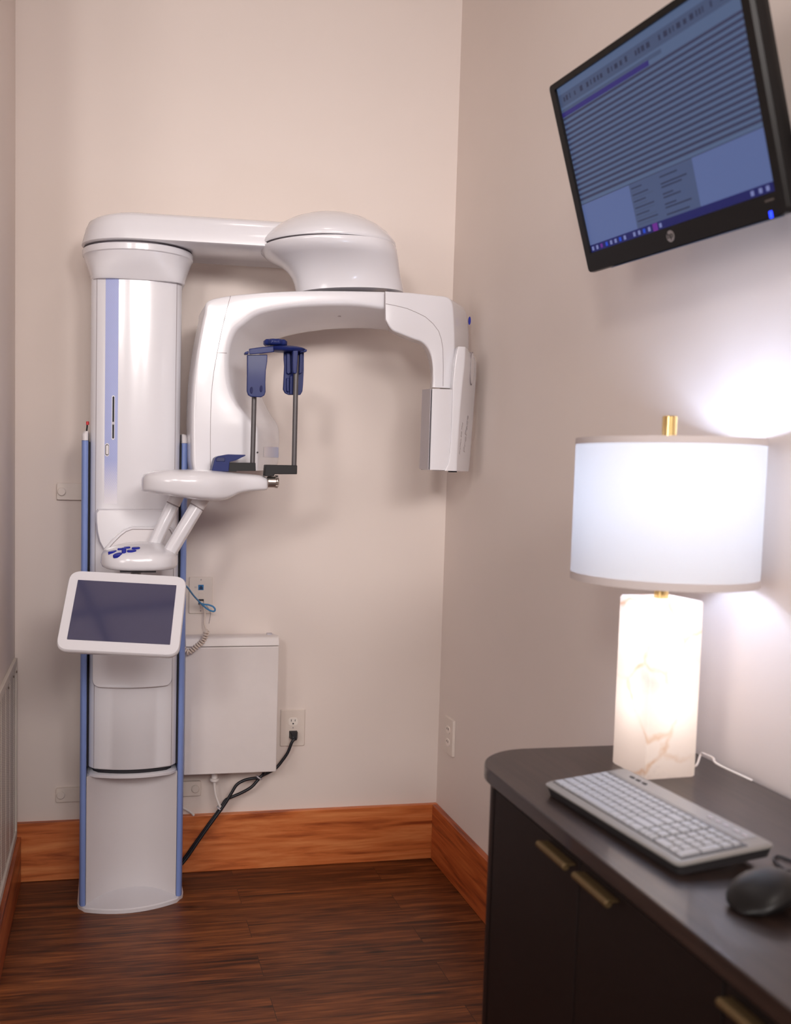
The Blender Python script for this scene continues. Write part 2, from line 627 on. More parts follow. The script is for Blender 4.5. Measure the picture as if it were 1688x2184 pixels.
def alabaster():
    m = shade_mat('alabaster', (250, 240, 232), 0.6)
    nt = m.node_tree
    N, L = nt.nodes.new, nt.links.new
    tc = [n for n in nt.nodes if n.type == 'TEX_COORD'][0]
    mx = [n for n in nt.nodes if n.type == 'MIX'][0]
    # veins: a distorted voronoi edge network and soft ochre clouds
    n1 = N('ShaderNodeTexNoise')
    n1.inputs['Scale'].default_value = 9
    n1.inputs['Detail'].default_value = 4
    L(tc.outputs['Object'], n1.inputs['Vector'])
    ad = N('ShaderNodeVectorMath')
    ad.operation = 'MULTIPLY_ADD'
    ad.inputs[1].default_value = (0.09, 0.09, 0.09)
    L(n1.outputs['Color'], ad.inputs[0])
    L(tc.outputs['Object'], ad.inputs[2])
    vo = N('ShaderNodeTexVoronoi')
    vo.feature = 'DISTANCE_TO_EDGE'
    vo.inputs['Scale'].default_value = 8.5
    L(ad.outputs['Vector'], vo.inputs['Vector'])
    cr = N('ShaderNodeValToRGB')
    e = cr.color_ramp.elements
    e[0].position = 0.0
    e[0].color = (1, 1, 1, 1)
    e[1].position = 0.045
    e[1].color = (0, 0, 0, 1)
    L(vo.outputs['Distance'], cr.inputs['Fac'])
    n2 = N('ShaderNodeTexNoise')
    n2.inputs['Scale'].default_value = 11
    n2.inputs['Detail'].default_value = 5
    L(ad.outputs['Vector'], n2.inputs['Vector'])
    cr2 = N('ShaderNodeValToRGB')
    e = cr2.color_ramp.elements
    e[0].position = 0.45
    e[0].color = (0, 0, 0, 1)
    e[1].position = 0.68
    e[1].color = (1, 1, 1, 1)
    L(n2.outputs['Fac'], cr2.inputs['Fac'])
    mu = N('ShaderNodeMath')
    mu.operation = 'MULTIPLY'
    L(cr.outputs['Color'], mu.inputs[0])
    L(cr2.outputs['Color'], mu.inputs[1])
    v1 = N('ShaderNodeMix')
    v1.data_type = 'RGBA'
    L(mu.outputs[0], v1.inputs['Factor'])
    L(mx.outputs['Result'], v1.inputs['A'])
    v1.inputs['B'].default_value = (*lin((214, 160, 96)), 1)
    cr3 = N('ShaderNodeValToRGB')
    e = cr3.color_ramp.elements
    e[0].position = 0.58
    e[0].color = (0, 0, 0, 1)
    e[1].position = 0.75
    e[1].color = (0.7, 0.7, 0.7, 1)
    L(n2.outputs['Fac'], cr3.inputs['Fac'])
    v2 = N('ShaderNodeMix')
    v2.data_type = 'RGBA'
    L(cr3.outputs['Color'], v2.inputs['Factor'])
    L(v1.outputs['Result'], v2.inputs['A'])
    v2.inputs['B'].default_value = (*lin((196, 184, 184)), 1)
    for n in nt.nodes:
        if n.type in ('BSDF_DIFFUSE', 'BSDF_TRANSLUCENT'):
            L(v2.outputs['Result'], n.inputs['Color'])
    return m


M_STRIPE = stripe_mat()
M_SHADE = shade_mat('linen_shade', (216, 214, 212), 0.2)
M_TRIM = shade_mat('shade_trim', (214, 204, 202), 0.10)
M_ALA = alabaster()


def emis(name, rgb, s=1.0):
    m = bpy.data.materials.new(name)
    m.use_nodes = True
    nt = m.node_tree
    b = nt.nodes['Principled BSDF']
    b.inputs['Base Color'].default_value = (0.01, 0.01, 0.01, 1)
    b.inputs['Roughness'].default_value = 0.35
    b.inputs['Specular IOR Level'].default_value = 0.2
    b.inputs['Emission Color'].default_value = (*lin(rgb), 1)
    b.inputs['Emission Strength'].default_value = s
    return m


# ------------------------------------------------------------------ the room
def slab(name, lo, hi, m):
    b = B()
    b.box([(lo[i] + hi[i]) / 2 for i in range(3)], [hi[i] - lo[i] for i in range(3)])
    return struct(b.build(name, m, smooth=False))


T = 0.1
# the nook opens into a wider room behind the camera
LE, FX0, FX1, FY = -0.62, -2.4, 2.6, -6.6
slab('floor', (FX0 - T, FY - T, -T), (FX1 + T, T, 0), M_FLOOR)
slab('ceiling', (FX0 - T, FY - T, RH), (FX1 + T, T, RH + T), M_CEIL)
slab('wall_back', (-T, 0, 0), (RW + T, T, RH), M_WALL)
slab('wall_left', (-T, LE, 0), (0, 0, RH), M_WALL)
slab('wall_right', (RW, RY, 0), (RW + T, 0, RH), M_WALL)
slab('wall_left_return', (FX0, LE, 0), (-T, LE + T, RH), M_WALL)
slab('wall_left_far', (FX0 - T, FY, 0), (FX0, LE + T, RH), M_WALL)
slab('wall_right_return', (RW + T, RY, 0), (FX1, RY + T, RH), M_WALL)
slab('wall_right_far', (FX1, FY, 0), (FX1 + T, RY + T, RH), M_WALL)
slab('wall_front', (FX0 - T, FY - T, 0), (FX1 + T, FY, RH), M_WALL)
BT, BH = 0.02, 0.181
# two thin dark ceiling battens that cross above the machine
M_BATTEN = mat('batten', (60, 52, 48), rough=0.7)
b = B()
b.box((0.46, -1.095, RH - 0.009), (1.74, 0.022, 0.018))
struct(b.build('trim_1', M_BATTEN))
b = B()
b.prism([(-0.212, -0.64, RH - 0.0175), (-0.190, -0.64, RH - 0.0175), (0.080, -1.55, RH - 0.0175), (0.058, -1.55, RH - 0.0175)], (0, 0, 0.0175))
struct(b.build('trim_2', M_BATTEN))


def board(name, lo, hi, m):
    b = B()
    b.box([(lo[i] + hi[i]) / 2 for i in range(3)], [hi[i] - lo[i] for i in range(3)])
    return struct(b.build(name, m, bevel=0.002, seg=2))


board('baseboard_back', (0.0, -BT, 0), (RW, -0.0005, BH), M_BASE)
board('baseboard_right', (RW - BT, RY, 0), (RW - 0.0005, -BT - 0.0005, BH), M_BASEY)
board('baseboard_left', (0.0005, LE, 0), (BT, -BT - 0.0005, 0.142), M_BASEY)

# small grille on the left wall above the baseboard
vent = thing('wall_vent', 'off-white perforated metal grille low on the left wall above the baseboard', 'vent', (0.004, -0.36, 0.145))
vy0, vy1, vz0, vz1 = -0.035, -0.72, 0.146, 0.690
b = B()
for lo, hi in (((vy1, vz1 - 0.022), (vy0, vz1)), ((vy1, vz0), (vy0, vz0 + 0.022)), ((vy1, vz0 + 0.022), (vy1 + 0.02, vz1 - 0.022)), ((vy0 - 0.012, vz0 + 0.022), (vy0, vz1 - 0.022))):
    b.box((0.005, (lo[0] + hi[0]) / 2, (lo[1] + hi[1]) / 2), (0.010, hi[0] - lo[0], hi[1] - lo[1]))
b.build('frame', M_VENT, vent, bevel=0.0015)
b = B()
b.box((0.002, (vy0 + vy1) / 2, (vz0 + vz1) / 2), (0.004, vy0 - vy1 - 0.03, vz1 - vz0 - 0.04))
for k in range(6):
    yy = vy0 - 0.05 - k * 0.11
    b.box((0.0043, yy, (vz0 + vz1) / 2), (0.0012, 0.006, vz1 - vz0 - 0.046))
for i in range(52):
    for j in range(36):
        zz = vz0 + 0.03 + i * 0.0095
        yy = vy0 - 0.018 - j * 0.019 - (0.0095 if i % 2 else 0)
        b.add([(0.0043, yy - 0.0022, zz - 0.0010), (0.0043, yy + 0.0022, zz - 0.0010), (0.0043, yy + 0.0022, zz + 0.0010), (0.0043, yy - 0.0022, zz + 0.0010)], [(0, 1, 2, 3)], 1)
b.build('perforated_panel', [M_VENT, M_HOLE], vent, smooth=False)
for yy in (-0.07, -0.16, -0.3):
    b = B()
    b.cyl((0.0112, yy, vz1 - 0.03 if yy < -0.08 else vz1 - 0.035), 0.0032, 0.003, 'X', 12)
    b.build('screw', M_HOLE, vent)

# recessed ceiling lights, above the picture
for cx, cy in (CAN_A, CAN_B):
    t = thing('recessed_ceiling_light', 'round white recessed ceiling light, above the picture', 'ceiling light', (cx, cy, RH), 'recessed lights in the ceiling')
    b = B()
    b.loft([ell(cx, cy, RH - 0.0005, 0.092, 0.092, 40), ell(cx, cy, RH - 0.008, 0.088, 0.088, 40), ell(cx, cy, RH - 0.008, 0.078, 0.078, 40), ell(cx, cy, RH - 0.0005, 0.076, 0.076, 40)], cap=(False, False))
    b.build('trim_ring', M_WHITE2, t)
    b = B()
    b.cyl((cx, cy, RH - 0.003), 0.075, 0.004, 'Z', 40)
    b.build('lens', emis('light_lens', (255, 235, 215), 4.0), t)


# ------------------------------------------------------------------ the dental x-ray machine
XC = 0.3435
mc = thing('dental_xray_machine', 'white panoramic dental x-ray machine with C-shaped arm standing against the back wall', 'x-ray machine', (XC, -0.15, 0.0))

# foot plate
b = B()
rings = []
for z, g in ((0.0, 0.0), (0.010, 0.0), (0.013, -0.003)):
    rings.append(dshape(XC, 0.152 + g, -0.222 - g, 0.046, -0.045, z, r=0.03, skew=0.014))
b.loft(rings)
b.build('foot_plate', M_WHITE, mc)


# fixed mast: curved recess panel seen under the moving cover
def arc_panel(z):
    pts = []
    for k in range(25):
        t = -1 + 2 * k / 24
        pts.append((XC + 0.128 * t, -0.128 - 0.088 * abs(t) ** 2.4 + 0.012 * t, z))
    back = [(XC + 0.128 * t, -0.055, z) for t in (1, 0.5, 0, -0.5, -1)]
    return pts + back


b = B()
b.loft([arc_panel(0.013), arc_panel(0.10), arc_panel(0.25), arc_panel(0.384)])
b.box((XC, -0.10, 0.815), (0.20, 0.07, 0.87))
b.build('recessed_mast', M_WHITE2, mc)

# blue side rails with white end caps
for sx, name in ((-1, 'left'), (1, 'right')):
    yf = -0.238 if sx < 0 else -0.212
    x0 = XC + sx * 0.147
    x1 = XC + sx * 0.129

    def rail(z, g=0.0):
        c = [(x0 - sx * g, -0.06, z), (x0 - sx * g, yf + 0.012 + g, z), (x0 - sx * (0.006 + g), yf + g, z), (x1, yf + 0.002 + g, z), (x1, -0.06, z)]
        return round_loop(c, 0.006, 3)
    b = B()
    b.loft([rail(0.0135), rail(1.327)])
    r_ = b.build('side_rail', M_RAIL, mc)
    b = B()
    b.loft([rail(1.3275), rail(1.343), rail(1.350, 0.003), rail(1.353, 0.007)])
    b.build('end_cap', M_WHITE2, r_)
    # dark slot between rail and moving cover
    b = B()
    b.box((XC + sx * 0.1268, -0.135, 0.865), (0.0036, 0.13, 0.92))
    b.build('guide_slot', M_DARKGAP, mc)
b = B()
b.tube([(0.2085, -0.17, 1.352), (0.2095, -0.17, 1.362), (0.2105, -0.17, 1.373)], 0.0022, 8)
b.build('lever', M_BLACK, mc)
b = B()
b.cyl((0.2112, -0.17, 1.377), 0.0042, 0.010, 'Z', 14, bev=0.001)
b.build('lever_knob', M_RED, mc)

# moving column cover
HW = 0.1245


def cs(z, g=0.0, yb=-0.075):
    return dshape(XC, HW + g, -0.216 - g, 0.028, yb, z, r=0.022)


b = B()
b.loft([cs(0.405, -0.002), cs(0.408), cs(1.0), cs(1.768)])
for sx in (-1, 1):      # seams of the side strips
    for (z0, z1) in ((0.409, 1.767),):
        x = XC + sx * 0.1085
        t = (x - XC) / HW
        y = -0.216 - 0.028 * (1 - t * t)
        b.box((x, y - 0.0002, (z0 + z1) / 2), (0.0013, 0.0012, z1 - z0), 1)
cover = b.build('column_cover', [M_WHITE, M_SEAM], mc)
b = B()
b.loft([cs(0.378, -0.006), cs(0.381, 0.0), cs(0.388, 0.001), cs(0.391, -0.004)])
b.build('bottom_lip', M_WHITE, mc)
b = B()
b.loft([cs(0.391, -0.012), cs(0.405, -0.012)])
b.build('shadow_gap', M_DARKGAP, mc)


def on_cover(x, z, off=0.0006):
    t = (x - XC) / HW
    return (x, -0.216 - 0.028 * (1 - t * t) - off, z)


def cover_patch(bld, x0, x1, z0, z1, mi=0, off=0.0006, n=6, nz=1):
    vs, fs = [], []
    for j in range(nz + 1):
        z = z0 + (z1 - z0) * j / nz
        for i in range(n + 1):
            vs.append(on_cover(x0 + (x1 - x0) * i / n, z, off))
    for j in range(nz):
        for i in range(n):
            a = j * (n + 1) + i
            fs.append((a, a + 1, a + n + 2, a + n + 1))
    bld.add(vs, fs, mi)


b = B()
cover_patch(b, 0.2585, 0.2935, 1.155, 1.766)
b.build('blue_stripe', M_STRIPE, cover)


def pill(bld, x, z0, z1, hw, off, mi):
    n = 10
    pts = []
    for k in range(n + 1):
        a = math.pi * k / n
        pts.append((x + hw * math.cos(a), z1 - hw + hw * math.sin(a)))
    for k in range(n + 1):
        a = math.pi + math.pi * k / n
        pts.append((x + hw * math.cos(a), z0 + hw + hw * math.sin(a)))
    lo = [on_cover(p[0], p[1], 0.0001) for p in pts]
    hi = [on_cover(p[0], p[1], off) for p in pts]
    bld.loft([lo, hi], mi)


b = B()
pill(b, 0.2815, 1.331, 1.452, 0.0040, 0.0010, 0)
pill(b, 0.2815, 1.334, 1.449, 0.0025, 0.0014, 1)
pill(b, 0.2815, 1.372, 1.380, 0.0022, 0.0018, 2)
b.build('height_scale_slot', [M_WHITE, M_DARKGAP, M_GREYFACE], cover)
b = B()
pill(b, 0.2655, 1.285, 1.321, 0.0058, 0.0010, 0)
pill(b, 0.2655, 1.288, 1.318, 0.0046, 0.0014, 1)
pill(b, 0.2658, 1.290, 1.316, 0.0034, 0.0024, 0)
b.build('release_button', [M_WHITE2, M_DARKGAP], cover)

# flared cap on the column
b = B()
rr = []
for z, hw, yf, bl, r in ((1.766, 0.1270, -0.219, 0.030, 0.024), (1.770, 0.1290, -0.222, 0.030, 0.024), (1.778, 0.1300, -0.224, 0.032, 0.03), (1.792, 0.1345, -0.229, 0.036, 0.05),
                         (1.808, 0.1400, -0.232, 0.044, 0.07), (1.824, 0.1460, -0.232, 0.052, 0.09), (1.8355, 0.1500, -0.228, 0.060, 0.10), (1.838, 0.1530, -0.226, 0.066, 0.11),
                         (1.852, 0.1540, -0.226, 0.067, 0.11), (1.855, 0.1525, -0.225, 0.066, 0.11)):
    rr.append(ell(0.3475, -0.155, z, hw, (-yf - 0.155 + bl), 64, 2.0 + 2.2 * max(0, min(1, (1.815 - z) / 0.045))))
b.loft(rr)
b.build('column_cap', M_WHITE, mc)
b = B()
b.loft([ell(0.3475, -0.155, 1.8552, 0.150, 0.134), ell(0.3475, -0.155, 1.860, 0.150, 0.134)])
b.build('cap_joint', M_JOINT, mc)


# shoulder arm above the column, reaching right to the elbow dome
def shoulder(z, g, gl=0.0):
    xl, yf, yb = 0.192 + g + gl, -0.300 + g, -0.045 - g
    cy = (yf + yb) / 2
    ry = (yb - yf) / 2
    pts = []
    cx = 0.340
    n = 20
    for k in range(n + 1):
        a = math.pi / 2 + math.pi * k / n
        pts.append((cx + (cx - xl) * math.cos(a), cy + ry * math.sin(a), z))
    for t in (0.25, 0.5, 0.75, 1.0):
        pts.append((cx + 0.52 * t, yf - 0.012 * math.sin(t * math.pi / 2) * (1 if g < .03 else .5), z))
    for t in (1.0, 0.75, 0.5, 0.25):
        pts.append((cx + 0.52 * t, yb, z))
    return pts


b = B()
b.loft([shoulder(1.8605, 0.006), shoulder(1.8635, 0.0), shoulder(1.880, 0.0, 0.004), shoulder(1.905, 0.002, 0.009), shoulder(1.922, 0.005, 0.014), shoulder(1.930, 0.012, 0.020),
        shoulder(1.937, 0.028, 0.03), shoulder(1.943, 0.050, 0.045), shoulder(1.948, 0.075, 0.07), shoulder(1.950, 0.10, 0.11)])
b.build('shoulder_arm', M_WHITE, mc, angle=50)

# elbow dome: shell above, bowl and neck below
DX, DY, DZ, TL = 0.866, -0.272, 1.876, 0.012
b = B()
b.loft([ell(DX, DY, DZ + dz, r, r * 0.92, 72, 2, TL) for dz, r in ((0.0, 0.188), (0.004, 0.190), (0.012, 0.188), (0.022, 0.181), (0.038, 0.166), (0.056, 0.142), (0.074, 0.108), (0.086, 0.070), (0.092, 0.035), (0.0935, 0.01))])
b.build('elbow_dome', M_WHITE, mc, angle=60)
b = B()
b.loft([ell(DX, DY, DZ + dz, 0.184, 0.184 * 0.92, 72, 2, TL) for dz in (-0.0042, 0.0004)])
b.build('dome_joint', M_JOINT, mc)
bowl = []
for u0, v0, u1, v1, ry in ((557.5, 527.5, 838, 536, 0.172), (558, 533, 840.5, 543, 0.174), (570, 545, 843, 556, 0.168), (585, 553, 845, 564, 0.155), (603, 564, 847, 575, 0.140), (616, 577, 849, 586, 0.126), (625, 592, 852, 598, 0.115), (630, 606, 855, 610, 0.108), (632, 618, 857, 619, 0.105), (633, 626, 858, 628, 0.104)):
    a, c = at(u0, v0, y=DY), at(u1, v1, y=DY)
    m_ = (a + c) / 2
    bowl.append(ell(m_.x, DY, m_.z, (c.x - a.x) / 2, ry, 72, 2.1, (c.z - a.z) / (c.x - a.x)))
b = B()
b.loft(bowl)
b.build('elbow_bowl', M_WHITE, mc, angle=60)

# C-arm: tube head on the left swept into the arch (sections follow the arm)
YF, YB = -0.380, -0.165
STA = [((415, 1006), (549, 1004), (588, 1001)), ((411.5, 985), (549, 985), (597, 986)), ((411, 950), (549, 945), (600, 955)), ((410.5, 905), (547, 912), (600, 925)),
       ((411, 865), (529, 890), (596, 905)), ((413, 825), (504, 858), (580, 880)), ((416, 790), (491, 826), (566, 850)), ((422, 745), (486, 786), (556, 815)),
       ((429, 705), (488, 745), (552, 780)), ((437, 667), (500, 708), (562, 752)), ((445, 641), (519, 690), (585, 733)), ((492, 630), (541, 673), (611, 722)),
       ((535, 625.5), (566, 664), (650, 713)), ((575, 622.5), (610, 656), (680, 709)), ((635, 620), (660, 651.5), (702, 706.5)), ((700, 619.5), (715, 650), (735, 705)),
       ((760, 620), (768, 651.5), (780, 704.5)), ((822, 621.5), (822, 659), (829, 708.5))]
o_, i_, ib = [], [], []
for a, c, d in STA:
    o_.append(at(*a, y=YF))
    i_.append(at(*c, y=YF))
    ib.append(at(*d, y=YB))
K = 5
o_, i_, ib = cat_rom(o_, K), cat_rom(i_, K), cat_rom(ib, K)
rings = []
for p, q, s_ in zip(o_, i_, ib):
    pb = Vector((p.x, YB, p.z))
    # inner face bulges a little between front crease and back edge
    mid = (q + s_) / 2 + (q - p).normalized() * 0.006
    rings.append(round_loop([p, q, mid, s_, pb], [0.010, 0.012, 0.05, 0.03, 0.02], 4))
b = B()
b.loft(rings)


def front_line(bld, pts, y, r=0.0007, mi=1):
    bld.tube([tuple(at(u, v, y=y)) for u, v in pts], r, 6, mi)


front_line(b, [(492, 631), (484, 660), (473, 705), (464, 750), (456, 795), (451, 840), (449.5, 890), (449, 930), (449, 1000)], YF)
front_line(b, [(464, 752), (475, 752.5), (484, 753)], YF)
carm = b.build('c_arm', [M_WHITE, M_SEAM], mc, angle=48)
b = B()
vs_, fs_ = [], []
NU, NV = 12, 6
for jj in range(NV + 1):
    for ii in range(NU + 1):
        uu = 562.5 + 31 * ii / NU
        vv = 953 + 22.5 * jj / NV + 0.5 * ii / NU
        c_, n_ = on_surface(carm, uu, vv)
        vs_.append(tuple(c_ + n_ * 0.0009))
for jj in range(NV):
    for ii in range(NU):
        a = jj * (NU + 1) + ii
        fs_.append((a, a + 1, a + NU + 2, a + NU + 1))
b.add(vs_, fs_)
b.build('blue_label', label_mat(vs_[0][0], vs_[NU][0]), carm)
b = B()
p_ = at(549.5, 965, y=YF - 0.001)
b.cyl((p_.x, p_.y, p_.z), 0.0022, 0.003, 'Y', 12)
b.build('laser_port', M_DARKGAP, carm)
b = B()
p_ = at(724, 671, y=-0.30)
b.cyl((p_.x, p_.y, p_.z), 0.005, 0.010, 'Z', 16)
b.build('arch_fixing', M_SEAM, carm)

# detector arm on the right
YF2, YB2 = -0.388, -0.200
STB = [((822, 621), (823, 684), (830, 709)), ((845, 622.5), (836, 704), (842, 714)), ((872, 624), (858, 714), (858, 722)), ((900, 627), (880, 723), (880, 730)),
       ((930, 630), (897, 729), (895, 736)), ((952, 633), (909, 739), (905, 746)), ((963, 642), (917, 753), (911, 760)), ((967, 662), (921, 768), (915, 775)),
       ((969, 700), (923, 785), (917, 790)), ((970, 740), (923, 798), (918, 802)), ((968, 790), (923, 810), (918, 814)), ((966, 828), (922, 826), (917, 829))]
OB = [(829, 640), (880, 643), (920, 645), (955, 648), (978, 652), (992, 657), (1001, 669), (1004, 685), (1006, 710), (1006, 745), (1003, 790), (1000, 828)]
o_, i_, ib, ob = [], [], [], []
for (a, c, d), e in zip(STB, OB):
    o_.append(at(*a, y=YF2))
    i_.append(at(*c, y=YF2))
    ib.append(at(*d, y=YB2))
    ob.append(at(*e, y=YB2))
o_, i_, ib, ob = [cat_rom(q, K) for q in (o_, i_, ib, ob)]
rings = [round_loop([p, q, s_, t_], [0.006, 0.008, 0.02, 0.05], 4) for p, q, s_, t_ in zip(o_, i_, ib, ob)]
b = B()
b.loft(rings)
front_line(b, [(823, 648), (845, 652), (869, 658), (890, 667), (908, 676), (924, 690), (936, 706), (942, 724), (945, 744), (946, 780), (945.5, 824)], YF2)
front_line(b, [(821.5, 623), (821.5, 684)], YF2, 0.0012)
darm = b.build('detector_arm', [M_WHITE, M_SEAM], mc, angle=48)
b = B()
c_, n_ = on_surface(darm, 1002.0, 684)
b.loft([ell(0, 0, z, 0.0035, 0.0115, 20) for z in (-0.002, 0.0012)], M=frame(c_, n_))
b.build('blue_emblem', M_BLUEBTN, darm)

# detector head
YH = -0.418


def headring(pts):
    """pts: (u, v) of left back, left front, right front at one height"""
    (lb, lf, rf) = pts
    A, C_, D_ = at(*lb, y=-0.235), at(*lf, y=YH), at(*rf, y=YH)
    zz = C_.z
    return round_loop([(A.x, -0.235, zz), (C_.x, YH, zz), (D_.x, YH, zz), (D_.x + 0.03, -0.235, zz)], [0.006, 0.004, 0.01, 0.01], 3)


b = B()
b.loft([headring(((897.5, 1000), (917, 1002), (968, 1003))), headring(((903.5, 831), (922.5, 829), (970, 831)))])
head = b.build('detector_head', M_WHITE, mc)
b = B()
L0, L1, L2, L3 = at(897.5, 1000, y=-0.235), at(917, 1002, y=YH), at(922.5, 829, y=YH), at(903.5, 831, y=-0.235)
off = Vector((-0.0035, 0, 0))
dy = Vector((0, 0.004, 0))
b.prism([L0 + off, L1 + off + dy, L2 + off + dy, L3 + off], (0.0015, 0, 0))
b.build('detector_window', M_GREYFACE, head)


def coverring(lf, rf, rb, v):
    P0, P1, P2 = at(lf, v, y=YH - 0.004), at(rf, v, y=YH - 0.004), at(rb, v, y=-0.27)
    zz = P0.z
    return round_loop([(P0.x, YH - 0.004, zz), (P1.x, YH - 0.004, zz), (P2.x, -0.27, zz), (P2.x - 0.01, -0.215, zz), (P0.x + 0.035, -0.215, zz)], [0.003, 0.005, 0.03, 0.01, 0.01], 4)


b = B()
b.loft([coverring(949, 974.5, 1003.5, 1004), coverring(958, 975, 1006, 985), coverring(963, 978, 1010, 930), coverring(965, 982, 1014.5, 870), coverring(966, 986.5, 1018, 820), coverring(970, 991, 1020.5, 780),
        coverring(973, 992.5, 1020.5, 758), coverring(976, 993, 1016, 745), coverring(978, 993, 1008, 739)])
hc = b.build('detector_cover', M_WHITE, head, angle=50)
# oval dimple on the chamfered face; its grey rim paints the recess shadow
c_, n_ = on_surface(hc, 1007, 786)
MD = frame(c_, n_)
for nm, rx, rz, o1, mt in (('dimple_rim_shade', 0.0205, 0.0465, 0.0008, M_SEAM), ('dimple', 0.0185, 0.0435, 0.0014, M_WHITE2)):
    b = B()
    b.loft([[(rx * math.cos(a), rz * math.sin(a), dd) for a in [2 * math.pi * k / 40 for k in range(40)]] for dd in (-0.006, o1)], M=MD)
    b.build(nm, mt, hc)
# faint lettering running up the cover
for txt, sz, (ua, va), (ub_, vb_) in (('ProFace', 0.0330, (994.0, 925), (1001, 860)), ('ProMax 3D Mid', 0.0140, (983.5, 935), (989, 880))):
    c_, n_ = on_surface(hc, ua, va)
    e_, _n = on_surface(hc, ub_, vb_)
    upv = (e_ - c_).normalized()
    Mx = frame(c_ + n_ * 0.0008, n_, upv) @ Matrix.Rotation(math.pi / 2, 4, 'Z')
    vs, fs = text_mesh(txt, sz)
    b = B()
    b.add(vs, fs, 0, Mx)
    b.build('lettering', mat('cover_lettering', (176, 168, 170), rough=0.5), hc, smooth=False)
b = B()
p_ = at(967, 1005, y=-0.40)
b.box((p_.x, -0.395, p_.z - 0.001), (0.018, 0.02, 0.004))
b.build('release_catch', M_DARKGAP, head)

# patient table carriage on the column
b = B()
c0 = [(XC - 0.1135, 0.640), (XC - 0.1135, 0.86), (XC + 0.1115, 0.86), (XC + 0.1115, 0.640)]


def plate(x0, x1, z0, z1, y0, y1, r, bow=0.0):
    lp = round_loop([(x0, 0, z0), (x1, 0, z0), (x1, 0, z1), (x0, 0, z1)], r, 6)
    # subdivide top and bottom edges so that the plate can bow
    pts = []
    for i in range(len(lp)):
        a, c = Vector(lp[i]), Vector(lp[(i + 1) % len(lp)])
        n = 8 if (c - a).length > 0.1 and abs(c.z - a.z) < 0.01 else 1
        for k in range(n):
            pts.append(a.lerp(c, k / n))
    xm, hw = (x0 + x1) / 2, (x1 - x0) / 2
    f = lambda p, y, g: (xm + (p.x - xm) * (1 - g / hw), y - bow * (1 - ((p.x - xm) / hw) ** 2), (z0 + z1) / 2 + (p.z - (z0 + z1) / 2) * (1 - g / ((z1 - z0) / 2)))
    return [[f(p, y0, 0) for p in pts], [f(p, y1 + 0.004, 0) for p in pts], [f(p, y1 + 0.001, 0.0015) for p in pts], [f(p, y1, 0.004) for p in pts]]


b = B()
b.loft(plate(XC - 0.114, XC + 0.108, 0.643, 0.90, -0.200, -0.238, 0.022, 0.026))
b.build('lower_cover', M_WHITE, mc)
b = B()
fr = [(203, 1092), (203, 1112), (205.5, 1135), (210, 1155), (219, 1172), (234, 1188), (250, 1200), (345, 1200), (362, 1188), (374, 1170), (378, 1150), (379, 1120), (379, 1092), (374, 1086), (208, 1086)]
P = [at(u, v, y=-0.262) for u, v in fr]
r0 = [(p.x, -0.20, p.z) for p in P]
r1 = [(p.x, -0.262 + 0.02 * ((p.x - XC) / 0.11) ** 2, p.z) for p in P]
cxm = sum(p.x for p in P) / len(P)
czm = sum(p.z for p in P) / len(P)
r2 = [(cxm + (p.x - cxm) * 0.95, -0.270 + 0.02 * ((p.x - XC) / 0.11) ** 2, czm + (p.z - czm) * 0.95) for p in P]
b.loft([r0, r1, r2])
mount = b.build('table_mount', M_WHITE, mc, angle=50)
b = B()
fr = [(217, 1184), (222, 1172), (236, 1155), (252, 1138), (266, 1128), (282, 1123.5), (366, 1125), (374, 1138), (380, 1160), (381, 1184)]
P = [at(u, v, y=-0.300) for u, v in fr]
b.prism([(p.x, -0.265, p.z) for p in P], (0, -0.035, 0))
b.build('arm_housing', M_WHITE, mount, bevel=0.006, seg=3)
b = B()
fr = [(224, 1184), (229, 1172), (242, 1157), (257, 1142), (269, 1133), (283, 1128), (363, 1129), (370, 1142), (375, 1160), (376, 1184)]
P = [at(u, v, y=-0.301) for u, v in fr]
b.prism([(p.x, -0.2995, p.z) for p in P], (0, -0.0016, 0), 1)
cxm = sum(p.x for p in P) / len(P)
czm = min(p.z for p in P)
b.prism([(cxm + (p.x - cxm) * 0.975, -0.3012, czm + (p.z - czm) * 0.972) for p in P], (0, -0.0012, 0), 0)
b.build('arm_hatch', [M_WHITE2, M_SEAM], mount)

# console pod with buttons
b = B()
pc = Vector((0.351, -0.395, 0))
rg = []
for z, hx, hy, dx, dy_ in ((0.996, 0.088, 0.100, 0, 0), (1.000, 0.096, 0.106, 0, 0), (1.008, 0.0995, 0.109, 0, 0), (1.028, 0.0985, 0.108, 0, 0), (1.036, 0.094, 0.103, 0, 0), (1.043, 0.085, 0.092, 0.002, 0.004),
                           (1.051, 0.066, 0.070, 0.006, 0.012), (1.057, 0.046, 0.046, 0.010, 0.02), (1.060, 0.022, 0.022, 0.012, 0.026)):
    rg.append(ell(pc.x + dx, pc.y + dy_, z, hx, hy, 56, 2.7))
b.loft(rg)
pod = b.build('console_pod', M_WHITE, mc, angle=60)


